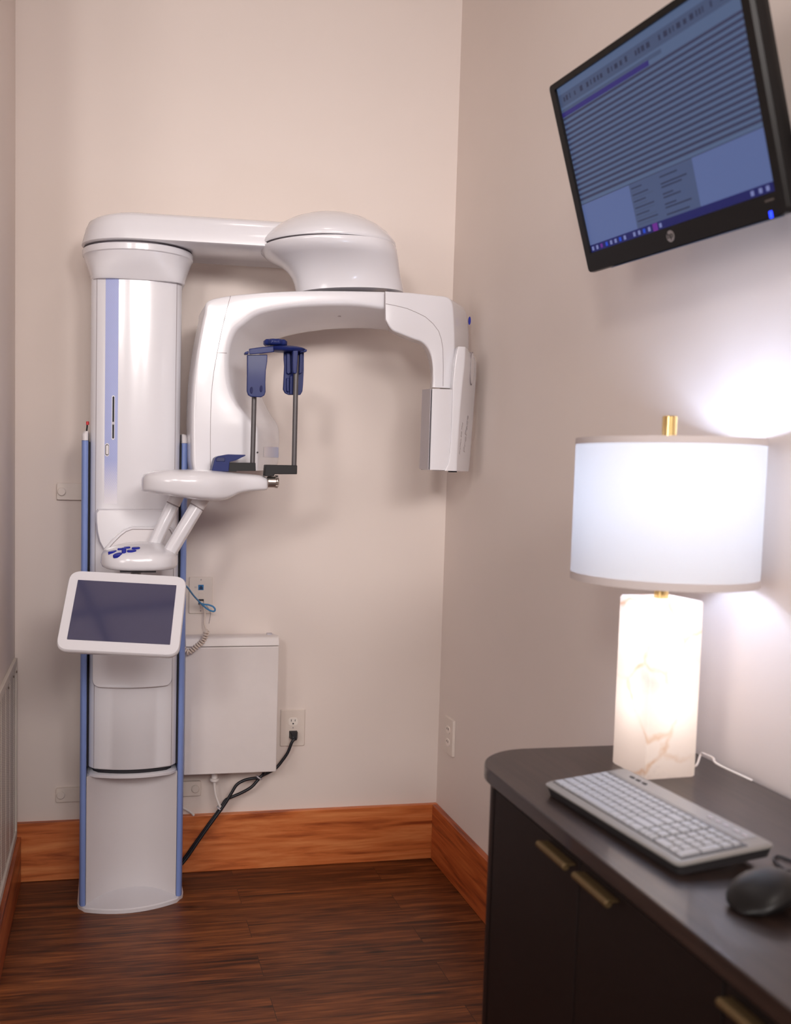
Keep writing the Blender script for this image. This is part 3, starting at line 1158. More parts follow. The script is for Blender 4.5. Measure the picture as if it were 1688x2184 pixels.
for u, v, rx, ry, yw in ((240, 1178, 0.0115, 0.0070, 0.3), (251, 1184, 0.0120, 0.0065, 0.15), (258, 1172, 0.0085, 0.0055, 0.0), (271, 1169, 0.0085, 0.0055, 0.0), (281, 1176, 0.0120, 0.0065, 0.2), (290, 1170, 0.0110, 0.0065, 0.25)):
    c_, n_ = on_surface(pod, u, v)
    n_ = (n_ + Vector((0, 0, 1.2))).normalized()
    b = B()
    b.loft([ell(0, 0, -0.004, rx, ry, 28), ell(0, 0, 0.0025, rx, ry, 28), ell(0, 0, 0.0038, rx * 0.86, ry * 0.82, 28)], M=frame(c_, n_, Vector((0, 1, 0)), yw))
    b.build('button', M_BLUEBTN, pod)
c_, n_ = on_surface(pod, 264.5, 1178)
b = B()
b.cyl((0, 0, 0.004), 0.0058, 0.016, 'Z', 20, bev=0.0015, M=Matrix.Translation(c_))
b.build('joystick', M_BLUEBTN, pod)


# two support tubes
def bar(name, p0, p1, r, ex0=0.02, ex1=0.01):
    d = (p1 - p0).normalized()
    b = B()
    b.tube([p0 - d * ex0, p1 + d * 0.0], r, 8)
    o = b.build(name, M_WHITE, mc, angle=30, bevel=0.003, seg=2)
    b = B()
    b.tube([p1 - d * 0.001, p1 + d * 0.0015], r * 0.98, 16, 1)
    b.tube([p1 + d * 0.0015, p1 + d * 0.035], r * 1.02, 16)
    b.build('collar', [M_WHITE2, M_SEAM], o)
    return o


bar('support_tube', at(361, 1180, y=-0.43), at(420, 1081, y=-0.43), 0.0195)
bar('support_tube', at(327, 1166, y=-0.36), at(369, 1076, y=-0.36), 0.0185)

# chin-rest table
YT = -0.445
prof = [(301.5, 1024, 1046, .006), (303, 1018, 1047, .030), (307, 1012, 1048.5, .048), (316, 1007, 1050, .066), (332, 1003.5, 1053, .084), (360, 1001.5, 1058, .098), (395, 1001, 1064, .104), (425, 1001.5, 1067.5, .100), (448, 1003, 1069, .092),
        (466, 1004.5, 1069, .080), (480, 1006, 1066.5, .068), (491, 1007, 1061.5, .060), (502, 1008.5, 1055.5, .052), (514, 1009.5, 1051.5, .046), (531, 1011, 1048.5, .040), (550, 1013, 1047, .037), (562, 1015.5, 1046, .034), (567, 1019, 1045, .030), (569, 1026, 1042, .022)]
rg = []
for u, vt, vb, hd in prof:
    a = at(u, vb, y=YT - hd * 0.55)
    c = at(u, vt, y=YT)
    x = at(u, (vb + vt) / 2, y=YT).x
    zc, hz = (a.z + c.z) / 2, (c.z - a.z) / 2
    ring = []
    for k in range(64):
        t = 2 * math.pi * k / 64
        cy_, sy_ = math.cos(t), math.sin(t)
        yy = hd * math.copysign(abs(cy_) ** (2 / 3.6), cy_)
        zz = hz * math.copysign(abs(sy_) ** (2 / (3.0 if sy_ > 0 else 7.0)), sy_)
        # sides lean: the underside is narrower than the top
        yy *= 1.0 - 0.10 * max(0, -zz / hz)
        ring.append((x, YT + yy, zc + zz))
    rg.append(ring)
b = B()
b.loft(rg)
table = b.build('chin_rest_table', M_WHITE, mc, angle=60)
b = B()
p = at(540, 1014, y=YT)
b.box((p.x, YT - 0.004, p.z + 0.0008), (0.018, 0.020, 0.0016))
b.build('top_socket', M_DARKGAP, table)


def flat(pts, y, d, name, m, parent, bevel=0.0015, seg=2):
    b = B()
    b.prism([tuple(at(u, v, y=y)) for u, v in pts], (0, d, 0))
    return b.build(name, m, parent, bevel=bevel, seg=seg)


# blue bite/chin piece
chin = flat([(452, 1004), (455, 991), (459, 977), (465, 973), (487, 969), (524, 970), (524, 972), (503, 982), (490, 985), (488, 1006)], -0.475, 0.055, 'chin_rest', M_NAVY, mc, 0.0025, 3)
flat([(463, 975), (480, 976.5), (480, 984.5), (461, 984)], -0.4765, 0.004, 'chin_insert', mat('navy_dark', (24, 34, 84), rough=0.3), chin, 0.001)
flat([(488, 986.5), (545.5, 987), (546, 1004.5), (505, 1004.5), (505, 1006), (487, 1006)], -0.470, 0.030, 'rod_clamp', M_BLACK, mc, 0.0015)
flat([(567, 991), (634.5, 992.5), (634, 1011.5), (586, 1011.5), (585, 1015.5), (564.5, 1015.5)], -0.490, 0.030, 'rod_clamp', M_BLACK, mc, 0.0015)
for (u0, v0), (u1, v1), yy in (((539, 988), (542.5, 842), -0.455), ((627.5, 994), (632.5, 758), -0.475)):
    b = B()
    b.tube([at(u0, v0, y=yy), at(u1, v1, y=yy)], 0.0064, 20)
    b.build('support_rod', M_ROD, mc)
b = B()
p = at(579, 1028, y=-0.465)
b.cyl((p.x, -0.465, p.z), 0.0148, 0.024, 'X', 28, bev=0.002)
knob = b.build('table_knob_collar', M_SILVER, mc)
p2 = at(590, 1027.5, y=-0.465)
b = B()
b.cyl((p2.x, -0.465, p2.z), 0.0155, 0.010, 'X', 28, bev=0.004)
for k in range(8):
    a = 2 * math.pi * k / 8
    b.cyl((p2.x, -0.465 + 0.0148 * math.cos(a), p2.z + 0.0148 * math.sin(a)), 0.0016, 0.008, 'X', 10)
b.build('knob_cap', M_SILVER, knob)

# temple supports
pad = [(528, 756), (571.5, 756), (571, 770), (568, 790), (567, 815), (567.5, 835), (565, 843), (558, 847), (536, 846), (530, 842), (527.5, 834), (528, 800)]


def curved_pad(pts, y, bow, thick, name, parent):
    P = [at(u, v, y=y) for u, v in pts]
    xs = [p.x for p in P]
    xm, hw = (min(xs) + max(xs)) / 2, (max(xs) - min(xs)) / 2
    b = B()
    f = lambda p, o: (p.x, y + o + bow * ((p.x - xm) / hw) ** 2, p.z)
    b.loft([[f(p, 0) for p in P], [f(p, thick) for p in P]])
    return b.build(name, M_NAVY, parent, bevel=0.002, seg=3)


tp1 = curved_pad(pad, -0.482, 0.004, 0.010, 'temple_pad', mc)
for u, v, hh in ((537, 832, 7), (557.5, 829, 7.5)):
    p = at(u, v, y=-0.483)
    b = B()
    b.loft([[(p.x + r * 0.42 * math.cos(a), -0.4822 - e, p.z + r * math.sin(a)) for a in [2 * math.pi * k / 20 for k in range(20)]] for r, e in ((0.0085, 0.0), (0.0075, 0.0014))])
    b.build('pad_slot', mat('navy_deep', (22, 30, 82), rough=0.1, coat=0.6), tp1)
padr = [(607, 748), (640, 746), (650, 750), (649.5, 790), (648, 820), (646.5, 834), (642, 842), (617, 842), (609, 838), (605.5, 830), (607, 800), (608, 780), (607, 765)]
tp2 = curved_pad(padr, -0.455, 0.006, 0.010, 'temple_pad', mc)
for pts in ([(612, 752), (619, 752), (621, 795), (616, 798), (612, 795)], [(640, 752), (646, 752), (645, 795), (638, 798)], [(612, 806), (617, 806), (617, 836), (612, 834)], [(619, 802), (625.5, 800), (625, 841), (618.5, 841)]):
    flat(pts, -0.460, 0.006, 'rib', M_NAVY, tp2, 0.0012)
flat([(625, 742), (637, 741), (633.5, 794), (632, 797), (626, 796), (625, 790)], -0.486, 0.016, 'rod_socket', M_NAVY, mc, 0.002, 3)
# bridge between the pads
b = B()
b.loft([[tuple(at(u, v, y=yy)) for u, v in [(531, 744), (560, 740), (584, 738.5), (585, 751), (560, 754), (532, 756)]] for yy in (-0.490, -0.460)])
bridge = b.build('temple_bridge', M_NAVY, mc, bevel=0.002, seg=3)
flat([(522.5, 751), (531, 748), (531, 755), (523, 755.5)], -0.486, 0.022, 'bridge_end', M_NAVY, bridge, 0.002, 3)
b = B()
bp_ = at(612, 743, y=-0.47)
rg = []
for z, rx, ry in ((-0.008, 0.040, 0.024), (-0.005, 0.048, 0.030), (0.0, 0.050, 0.032), (0.003, 0.044, 0.027), (0.006, 0.028, 0.018)):
    rg.append(ell(bp_.x, -0.462, bp_.z + z, rx, ry, 40, 2.6))
b.loft(rg)
b.build('bridge_plate', M_NAVY, bridge, angle=60)
flat([(640, 744), (655.5, 745), (655, 750), (640, 752)], -0.478, 0.02, 'bridge_end', M_NAVY, bridge, 0.002, 3)
b = B()
kp = at(587.5, 731, y=-0.455)
ring0 = []
for z, r in ((-0.008, 0.026), (-0.005, 0.0295), (0.004, 0.0295), (0.007, 0.026)):
    ring0.append([(kp.x + r * (1 + 0.06 * math.cos(9 * a)) * math.cos(a), -0.455 + r * (1 + 0.06 * math.cos(9 * a)) * math.sin(a), kp.z + z) for a in [2 * math.pi * k / 90 for k in range(90)]])
b.loft(ring0)
b.build('temple_knob', M_NAVY, mc, angle=50)

# touch panel hanging in front, tilted back
PW, PH = 0.29, 0.29 * 0.7875


def rot(q):
    return Matrix.Translation(Vector(q[:3])) @ Matrix.Rotation(q[3], 4, 'Z') @ Matrix.Rotation(q[4], 4, 'X') @ Matrix.Rotation(q[5], 4, 'Y')


MP = rot([0.3068, -0.5914, 0.9071, -0.1136, -0.7189, 0.0524])


def rrect(w_, h_, y, r, n=6, cx=0, cz=0):
    return round_loop([(cx - w_ / 2, y, cz - h_ / 2), (cx + w_ / 2, y, cz - h_ / 2), (cx + w_ / 2, y, cz + h_ / 2), (cx - w_ / 2, y, cz + h_ / 2)], r, n)


b = B()
b.loft([rrect(PW - 0.02, PH - 0.02, 0.026, 0.03), rrect(PW - 0.006, PH - 0.006, 0.020, 0.03), rrect(PW, PH, 0.012, 0.03), rrect(PW, PH, 0.004, 0.03), rrect(PW - 0.004, PH - 0.004, 0.0, 0.03)], M=MP)
pan = b.build('touch_panel', M_WHITE, mc)
b = B()
b.loft([rrect(0.243, 0.171, 0.002, 0.001, 1), rrect(0.243, 0.171, -0.0006, 0.001, 1)], M=MP)
b.build('panel_screen', M_GLASS, pan)
b = B()
b.tube([MP @ Vector((0.02, 0.024, 0.04)), (0.338, -0.45, 0.960), (0.345, -0.42, 1.0)], 0.014, 14)
b.build('panel_arm', M_WHITE2, mc)
b = B()
b.box((0.345, -0.46, 0.995), (0.09, 0.05, 0.008))
b.build('pod_underplate', M_DARKGAP, mc)

# wall brackets behind the column
for (u0, v0), (u1, v1), ub in (((121, 1031), (174, 1066), 131.5), ((119, 1680), (172, 1712), 129.5), ((388, 1666), (429, 1699), 417)):
    p0, p1 = at(u0, v1, y=-0.012), at(u1, v0, y=-0.012)
    x0, x1 = sorted((p0.x, p1.x))
    if u0 > 300:
        x0 = 0.40
    else:
        x1 = 0.28
    b = B()
    b.loft([round_loop([(x0, y, p0.z), (x1, y, p0.z), (x1, y, p1.z), (x0, y, p1.z)], 0.006, 4) for y in (-0.001, -0.012)])
    br_ = b.build('wall_bracket', M_PLATE, mc, bevel=0.001)
    cb = at(ub, (v0 + v1) / 2 + (0 if u0 > 300 else 0), y=-0.014)
    b = B()
    b.cyl((cb.x, -0.0145, cb.z), 0.0125, 0.007, 'Y', 28, bev=0.002)
    b.build('bolt_cap', M_PLATE, br_)

# ------------------------------------------------------------------ power cabinet on the wall
pcab = thing('power_supply_cabinet', 'white enamelled box mounted low on the back wall right of the x-ray column', 'electrical cabinet', (0.64, 0.0, 0.34))
cx0, cx1, cz0, cz1, cyf = 0.497, 0.7785, 0.342, 0.728, -0.118
b = B()
b.loft([[(cx0, -0.022, z), (cx1 + 0.004, -0.022, z), (cx1, cyf, z), (cx0, cyf, z)] for z in (cz0, cz1)])
b.build('body', M_CABINET, pcab, bevel=0.003, seg=3)
b = B()
b.prism([(cx0, -0.006, cz1 + 0.0015), (cx0, cyf, cz1 + 0.0015), (cx0, cyf + 0.010, cz1 + 0.026), (cx0, cyf + 0.020, cz1 + 0.030), (cx0, -0.006, cz1 + 0.020)], (cx1 - cx0 + 0.002, 0, 0))
b.build('lid', M_CABINET, pcab, bevel=0.003, seg=3)
b = B()
b.box((cx1 - 0.02, -0.06, cz1 + 0.0268), (0.016, 0.014, 0.008))
b.build('lid_notch', M_GREYFACE, pcab)
b = B()
b.box(((cx0 + cx1) / 2, -0.011, (cz0 + cz1) / 2), (0.22, 0.0215, 0.30))
b.build('back_bracket', M_SEAM, pcab)

# ------------------------------------------------------------------ wall plates


def plate_thing(name, label, cat, c, w_, h_, wall='back', group=None):
    t = thing(name, label, cat, c, group)
    b = B()
    if wall == 'back':
        b.loft([round_loop([(c[0] - w_ / 2 + g, y, c[2] - h_ / 2 + g), (c[0] + w_ / 2 - g, y, c[2] - h_ / 2 + g), (c[0] + w_ / 2 - g, y, c[2] + h_ / 2 - g), (c[0] - w_ / 2 + g, y, c[2] + h_ / 2 - g)], 0.004, 4) for y, g in ((-0.0005, 0), (-0.004, 0), (-0.0062, 0.002))])
    else:
        b.loft([round_loop([(x, c[1] - w_ / 2 + g, c[2] - h_ / 2 + g), (x, c[1] + w_ / 2 - g, c[2] - h_ / 2 + g), (x, c[1] + w_ / 2 - g, c[2] + h_ / 2 - g), (x, c[1] - w_ / 2 + g, c[2] + h_ / 2 - g)], 0.004, 4) for x, g in ((RW - 0.0005, 0), (RW - 0.005, 0), (RW - 0.0085, 0.002))])
    b.build('cover_plate', M_PLATE, t)
    return t


# power outlet beside the cabinet
oc = (0.8485, 0.0, 0.4455)
t = plate_thing('power_outlet', 'white duplex power outlet right of the wall cabinet, black plug in its lower socket', 'outlet', oc, 0.079, 0.118)


def socket(t, c, plugged=False):
    b = B()
    b.loft([[(c[0] + 0.0165 * max(-0.92, min(0.92, math.cos(a) * 1.0)), y, c[2] + 0.0145 * max(-0.86, min(0.86, math.sin(a)))) for a in [2 * math.pi * k / 32 for k in range(32)]] for y in (-0.0055, -0.0075)])
    s_ = b.build('socket', mat('socket_face', (240, 232, 224), rough=0.35), t)
    b = B()
    b.box((c[0] - 0.0062, -0.0076, c[2] + 0.004), (0.0018, 0.001, 0.0072))
    b.box((c[0] + 0.0062, -0.0076, c[2] + 0.004), (0.0018, 0.001, 0.0064))
    b.cyl((c[0], -0.0076, c[2] - 0.0065), 0.0025, 0.001, 'Y', 12)
    b.build('socket_slots', M_DARKGAP, s_)


socket(t, (oc[0] + 0.001, 0, oc[2] + 0.0205))
socket(t, (oc[0] + 0.001, 0, oc[2] - 0.0195))
b = B()
b.cyl((oc[0] + 0.001, -0.0066, oc[2] + 0.0005), 0.002, 0.0012, 'Y', 12)
b.build('screw', M_SEAM, t)

# data outlet above the cabinet
dc = (0.5515, 0.0, 0.869)
t = plate_thing('data_outlet', 'white data wall plate with a blue network jack, above the cabinet', 'outlet', dc, 0.073, 0.114)
b = B()
b.box((dc[0] - 0.0, -0.0065, dc[2] + 0.0245), (0.0165, 0.0035, 0.0165))
jk = b.build('network_jack', M_JACK, t, bevel=0.0008)
b = B()
b.box((dc[0], -0.0086, dc[2] + 0.0225), (0.010, 0.001, 0.008))
b.box((dc[0], -0.0086, dc[2] + 0.0280), (0.005, 0.001, 0.004))
b.build('jack_opening', mat('jack_dark', (8, 42, 84), rough=0.5), jk)
b = B()
b.box((dc[0] + 0.0015, -0.0065, dc[2] + 0.001), (0.0165, 0.0025, 0.014))
b.build('blank_insert', M_PLATE, t, bevel=0.0006)
b = B()
b.box((dc[0] + 0.001, -0.0065, dc[2] - 0.020), (0.0165, 0.0016, 0.0165))
b.build('phone_port', M_DARKGAP, t)
vs, fs = text_mesh('10', 0.008)
b = B()
b.add(vs, fs, 0, Matrix.Translation((dc[0] - 0.017, -0.0066, dc[2] + 0.0245)) @ Matrix.Rotation(math.pi / 2, 4, 'X'))
b.build('lettering', M_SEAM, t, smooth=False)
b = B()
b.cyl((dc[0], -0.0066, dc[2] + 0.048), 0.002, 0.0012, 'Y', 12)
b.build('screw', M_SEAM, t)
b = B()
b.cyl((dc[0], -0.0066, dc[2] - 0.048), 0.002, 0.0012, 'Y', 12)
b.build('screw', M_SEAM, t)

# outlet on the right wall
rc = (RW, -0.112, 0.434)
t = plate_thing('wall_outlet', 'off-white outlet plate on the right wall between the corner and the sideboard', 'outlet', rc, 0.080, 0.116, 'right')
for dz in (0.020, -0.020):
    b = B()
    b.loft([[(x, rc[1] + 0.0165 * math.cos(a), rc[2] + dz + 0.0135 * max(-0.86, min(0.86, math.sin(a)))) for a in [2 * math.pi * k / 28 for k in range(28)]] for x in (RW - 0.0075, RW - 0.0105)])
    s_ = b.build('socket', mat('socket_face_side', (240, 228, 220), rough=0.35), t)
    b = B()
    b.box((RW - 0.0108, rc[1] - 0.006, rc[2] + dz + 0.003), (0.001, 0.0018, 0.007))
    b.box((RW - 0.0108, rc[1] + 0.006, rc[2] + dz + 0.003), (0.001, 0.0018, 0.006))
    b.build('socket_slots', M_DARKGAP, s_)


# ------------------------------------------------------------------ cords and cables
def cord(name, pts, r, m, label, cat='cable', k=8, n=10):
    b = B()
    b.tube(cat_rom(pts, k), r, n)
    o = b.build(name, m, loc=tuple(Vector(pts[0])))
    return tag(o, label, cat)


def root_tube(name, label, cat, loc):
    return thing(name, label, cat, loc)


pl = (oc[0] + 0.001, -0.0078, oc[2] - 0.0195)
cabl = thing('power_cable', 'black power cable with plug, running from the wall outlet down behind the column', 'cable', (0.50, -0.05, 0.05))
b = B()
b.loft([[(pl[0] + sx * w_, y, pl[2] + sz * h_ + dz) for sx, sz in ((-1, -1), (1, -1), (1, 1), (-1, 1))] for y, w_, h_, dz in ((-0.0078, 0.013, 0.012, 0), (-0.022, 0.0125, 0.011, 0), (-0.034, 0.008, 0.007, -0.005), (-0.038, 0.006, 0.005, -0.008))])
b.build('plug', M_CABLE, cabl, bevel=0.002, seg=3)
path1 = [Vector((pl[0], -0.036, pl[2] - 0.008)), at(623, 1583, y=-0.038), at(614, 1605, y=-0.038), at(601, 1624, y=-0.038), at(588, 1639, y=-0.040), at(572, 1648, y=-0.042), at(557, 1656, y=-0.045), at(550, 1664, y=-0.047), at(536, 1679, y=-0.05), at(515, 1691, y=-0.05), at(494, 1700, y=-0.05),
         at(481, 1707, y=-0.05), at(470, 1725, y=-0.052), at(448, 1754, y=-0.055), at(420, 1793, y=-0.06), at(394, 1830, y=-0.065), at(375, 1850, y=-0.07)]
b = B()
b.tube(cat_rom(path1, 8), 0.0048, 12)
b.build('cord', M_CABLE, cabl)
cab2 = thing('cabinet_cable', 'black cable from the underside of the white cabinet, tied to the power cable', 'cable', (0.50, -0.06, 0.05))
path2 = [at(565, 1640, y=-0.060), at(561, 1652, y=-0.054), at(552, 1659, y=-0.054), at(540, 1660, y=-0.055), at(522, 1664, y=-0.056), at(506, 1673, y=-0.058), at(496, 1688, y=-0.060), at(486, 1705, y=-0.062), at(475, 1722, y=-0.064), at(456, 1748, y=-0.068), at(428, 1787, y=-0.073), at(400, 1828, y=-0.078), at(380, 1852, y=-0.083)]
b = B()
b.tube(cat_rom(path2, 8), 0.0048, 12)
b.build('cord', M_CABLE, cab2)
for uv, yy, nm in (((553, 1658), -0.050, 'cable_tie'), ((469, 1724), -0.058, 'cable_tie')):
    c = at(*uv, y=yy)
    b = B()
    d = Vector((-0.6, 0, -0.8))
    b.tube([c - d * 0.002, c + d * 0.002], 0.0118, 16, flat=0.9)
    o = b.build(nm, M_GREYFACE, cab2)
thin = thing('signal_cable', 'thin black cable bundled beside the two thicker cables below the white tie', 'cable', (0.50, -0.05, 0.05))
b = B()
b.tube(cat_rom([at(474, 1716, y=-0.048), at(462, 1734, y=-0.049), at(440, 1764, y=-0.053), at(412, 1803, y=-0.058), at(390, 1835, y=-0.064)], 8), 0.0038, 10)
b.build('cord', M_CABLE, thin)

wc = thing('appliance_cable', 'white cable with round plug under the cabinet, hanging to the tied black cables', 'cable', (0.58, -0.06, 0.24))
pw = at(458, 1648, y=-0.06)
b = B()
b.cyl((pw.x, -0.06, pw.z - 0.006), 0.0095, 0.024, 'Z', 24, bev=0.002)
b.cyl((pw.x, -0.06, pw.z - 0.022), 0.0145, 0.009, 'Z', 24, bev=0.002)
b.build('plug', M_CORDW, wc)
b = B()
b.tube(cat_rom([Vector((pw.x, -0.06, pw.z - 0.024)), at(458.5, 1682, y=-0.06), at(462, 1700, y=-0.06), at(468, 1716, y=-0.06), at(471, 1722, y=-0.058)], 8), 0.0040, 12)
b.build('cord', M_CORDW, wc)
cord('white_wire', [at(380, 1716, y=-0.03), at(391, 1723, y=-0.028), at(399, 1727, y=-0.027), at(408, 1733, y=-0.026), at(414, 1739, y=-0.026)], 0.0036, M_CORDW, 'short white wire lying along the top of the baseboard beside the column')

# coiled phone cord
ph = thing('telephone_cable', 'cream coiled telephone cable hanging from the data wall plate beside the column', 'cord', (0.5525, -0.01, 0.84))
b = B()
b.box((dc[0] + 0.001, -0.014, dc[2] - 0.0215), (0.011, 0.014, 0.009))
b.build('plug', M_CREAM, ph, bevel=0.001)
st = cat_rom([Vector((dc[0] + 0.001, -0.019, dc[2] - 0.023)), at(432, 1290, y=-0.030), at(436, 1305, y=-0.030), at(437, 1316, y=-0.030), at(436, 1328, y=-0.032), at(438, 1338, y=-0.034), at(441, 1346, y=-0.036)], 6)
b = B()
b.tube(st, 0.0026, 10)
path = cat_rom([at(441, 1346, y=-0.15), at(438, 1358, y=-0.15), at(430, 1370, y=-0.15), at(419, 1379, y=-0.15), at(409, 1387, y=-0.15), at(401, 1391, y=-0.15), at(393, 1386, y=-0.15), at(388, 1378, y=-0.14)], 40)
st2 = cat_rom([at(441, 1346, y=-0.036), at(442, 1344, y=-0.07), at(441, 1346, y=-0.15)], 6)
b.tube(st2, 0.0026, 10)
# coil around the path
tot = 0
lens = [0]
for i in range(1, len(path)):
    tot += (path[i] - path[i - 1]).length
    lens.append(tot)
turns = 15
coil = []
for i, p in enumerate(path):
    d = (path[min(i + 1, len(path) - 1)] - path[max(i - 1, 0)]).normalized()
    e1 = Vector((0, 1, 0))
    e2 = d.cross(e1).normalized()
    a = 2 * math.pi * turns * lens[i] / tot
    coil.append(p + (e1 * math.cos(a) + e2 * math.sin(a)) * 0.0068)
b.tube(coil, 0.0024, 8)
b.build('cord', M_CREAM, ph)
cord('phone_wire', [at(440, 1290, y=-0.010), at(448.5, 1305, y=-0.010), at(449, 1312, y=-0.010), at(446, 1330, y=-0.010)], 0.0008, M_SEAM, 'hair-thin grey wire hanging from the lower edge of the data wall plate', k=6, n=6)

# blue network cable
cord('network_cable', [at(384, 1236, y=-0.215), at(394, 1247, y=-0.200), at(401, 1254, y=-0.175), at(413, 1270, y=-0.13), at(425, 1283, y=-0.09), at(434, 1292, y=-0.075), at(446, 1301, y=-0.07), at(456, 1304, y=-0.07), at(459, 1300, y=-0.07), at(455, 1294, y=-0.07), at(445, 1290, y=-0.07),
                       at(436, 1289, y=-0.068), at(429, 1287, y=-0.064), at(424, 1285, y=-0.060)], 0.0026, M_BLUECABLE, 'blue network cable looping in front of the data wall plate')

# ------------------------------------------------------------------ sideboard
ZT = 0.7644
XF, XB, YE, YN = 0.897, RW - BT - 0.004, -1.336, -3.25
sb = thing('sideboard', 'dark brown-black oak sideboard with rounded end and brass pulls along the right wall', 'sideboard', (1.10, -2.3, 0.0))


def top_loop(z, g=0.0):
    R = 0.115
    pts = [(XB, YE - g, z)]
    for k in range(13):
        a = math.pi / 2 + (math.pi / 2) * k / 12
        pts.append((XF + g + R + R * math.cos(a), YE - g - R + R * math.sin(a), z))
    pts += [(XF + g, YN, z), (XB, YN, z)]
    return pts


b = B()
b.loft([top_loop(ZT - 0.028, 0.006), top_loop(ZT - 0.0225, 0.0), top_loop(ZT - 0.0015, 0.0), top_loop(ZT, 0.0015)])
b.build('top', M_DESK, sb, angle=30)


def body_loop(z):
    R = 0.085
    g = 0.010
    pts = [(XB, YE - 0.03, z)]
    for k in range(11):
        a = math.pi / 2 + (math.pi / 2) * k / 10
        pts.append((XF + g + R + R * math.cos(a), YE - 0.03 - R + R * math.sin(a), z))
    pts += [(XF + g, YE - 0.107, z), (XF + 0.030, YE - 0.107, z), (XF + 0.030, YN, z), (XB, YN, z)]
    return pts


b = B()
b.loft([body_loop(0.06), body_loop(ZT - 0.0285)])
b.build('body', M_DESKV, sb, angle=30)
b = B()
b.box(((XF + 0.05 + XB) / 2, (YE - 0.06 + YN) / 2, 0.03), (XB - XF - 0.05, YE - 0.06 - YN, 0.0595))
b.build('plinth', M_DESKV, sb)
DSE = [YE - 0.110, -1.745, -2.058, -2.42, -2.80, YN]
for i in range(len(DSE) - 1):
    y0, y1 = DSE[i] - 0.0015, DSE[i + 1] + 0.0015
    b = B()
    b.box((XF + 0.020, (y0 + y1) / 2, 0.3965), (0.0185, y0 - y1, 0.669))
    dr = b.build('door', M_DESKV, sb, bevel=0.0012)
    # brass tab pull under the worktop edge
    if i == 0:
        h0, h1 = -1.647, -1.733
    else:
        h0, h1 = y0 - 0.011, y0 - 0.011 - 0.09
    b = B()
    b.box((XF + 0.004, (h0 + h1) / 2, 0.7205), (0.014, h0 - h1, 0.0022))
    b.cyl((XF - 0.0035, (h0 + h1) / 2, 0.7175), 0.0052, h0 - h1, 'Y', 20, bev=0.001)
    b.build('handle', M_BRASS, dr)

# ------------------------------------------------------------------ table lamp
LX, LY, LR, LZ1, LZ2 = 1.1765, -1.4825, 0.1472, 1.0851, 1.3208
lamp = thing('table_lamp', 'lit table lamp with white drum shade and square alabaster base on the sideboard', 'lamp', (LX, LY, ZT))
bs, ba, bz = 0.0473, 2.4174, 1.0575


def sq(h, z, r=0.004, n=3):
    c = [(LX + h * 1.414 * math.cos(ba + k * math.pi / 2), LY + h * 1.414 * math.sin(ba + k * math.pi / 2), z) for k in range(4)]
    return round_loop(c, r, n)


b = B()
b.loft([sq(bs - 0.002, ZT + 0.0005), sq(bs, ZT + 0.003), sq(bs, bz - 0.003), sq(bs - 0.002, bz)])
b.build('alabaster_base', M_ALA, lamp, angle=40)
b = B()
b.cyl((LX, LY, bz + 0.012), 0.0115, 0.0235, 'Z', 24)
b.build('neck', M_GOLD, lamp)
b = B()
b.cyl((LX, LY, bz + 0.080), 0.016, 0.112, 'Z', 24, bev=0.003)
b.build('bulb_socket', M_WHITE2, lamp)
N_ = 96
b = B()
b.loft([ell(LX, LY, z, LR, LR, N_) for z in (LZ1 + 0.012, LZ1 + 0.08, LZ2 - 0.08, LZ2 - 0.010)], cap=(False, False))
b.build('lamp_shade', M_SHADE, lamp)
for z0, z1 in ((LZ1, LZ1 + 0.0125), (LZ2 - 0.0105, LZ2)):
    b = B()
    R2 = LR + 0.0006
    b.loft([ell(LX, LY, z0, R2 - 0.0016, R2 - 0.0016, N_), ell(LX, LY, z0, R2, R2, N_), ell(LX, LY, z1, R2, R2, N_), ell(LX, LY, z1, R2 - 0.0016, R2 - 0.0016, N_), ell(LX, LY, z0, R2 - 0.0016, R2 - 0.0016, N_)], cap=(False, False))
    b.build('shade_trim', M_TRIM, lamp)
b = B()
for k in range(3):
    a = 0.5 + 2 * math.pi * k / 3
    b.tube([(LX, LY, LZ2 - 0.006), (LX + (LR - 0.001) * math.cos(a), LY + (LR - 0.001) * math.sin(a), LZ2 - 0.006)], 0.0015, 8)
b.cyl((LX, LY, LZ2 - 0.006), 0.012, 0.004, 'Z', 20)
b.build('shade_spider', M_GOLD, lamp)
b = B()
b.cyl((LX, LY, LZ2 + 0.018), 0.0118, 0.0400, 'Z', 28, bev=0.0012)
b.build('finial', M_GOLD, lamp)
M_BULB = emis('bulb_glass', (225, 235, 255), 12.0)
b = B()
b.loft([ell(LX, LY, bz + 0.150 + dz, r, r, 24) for dz, r in ((0, 0.010), (0.010, 0.014), (0.024, 0.021), (0.036, 0.023), (0.046, 0.019), (0.053, 0.010), (0.056, 0.002))])
b.build('bulb', M_BULB, lamp, angle=60)
for nm, z, e, r in (('lamp_glow', bz + 0.182, 9.5, 0.034),):
    l = bpy.data.lights.new(nm, 'POINT')
    l.energy = e
    l.color = (0.56, 0.70, 1.0)
    l.shadow_soft_size = r
    o = bpy.data.objects.new(nm, l)
    COL.objects.link(o)
    o.location = (LX, LY, z)
for dz, e in ((-0.07, 0.20), (-0.17, 0.18)):
    l = bpy.data.lights.new('base_night_light', 'POINT')
    l.energy = e
    l.color = (1.0, 0.97, 0.97)
    l.shadow_soft_size = 0.025
    o = bpy.data.objects.new('base_night_light', l)
    COL.objects.link(o)
    o.location = (LX, LY, bz + dz)
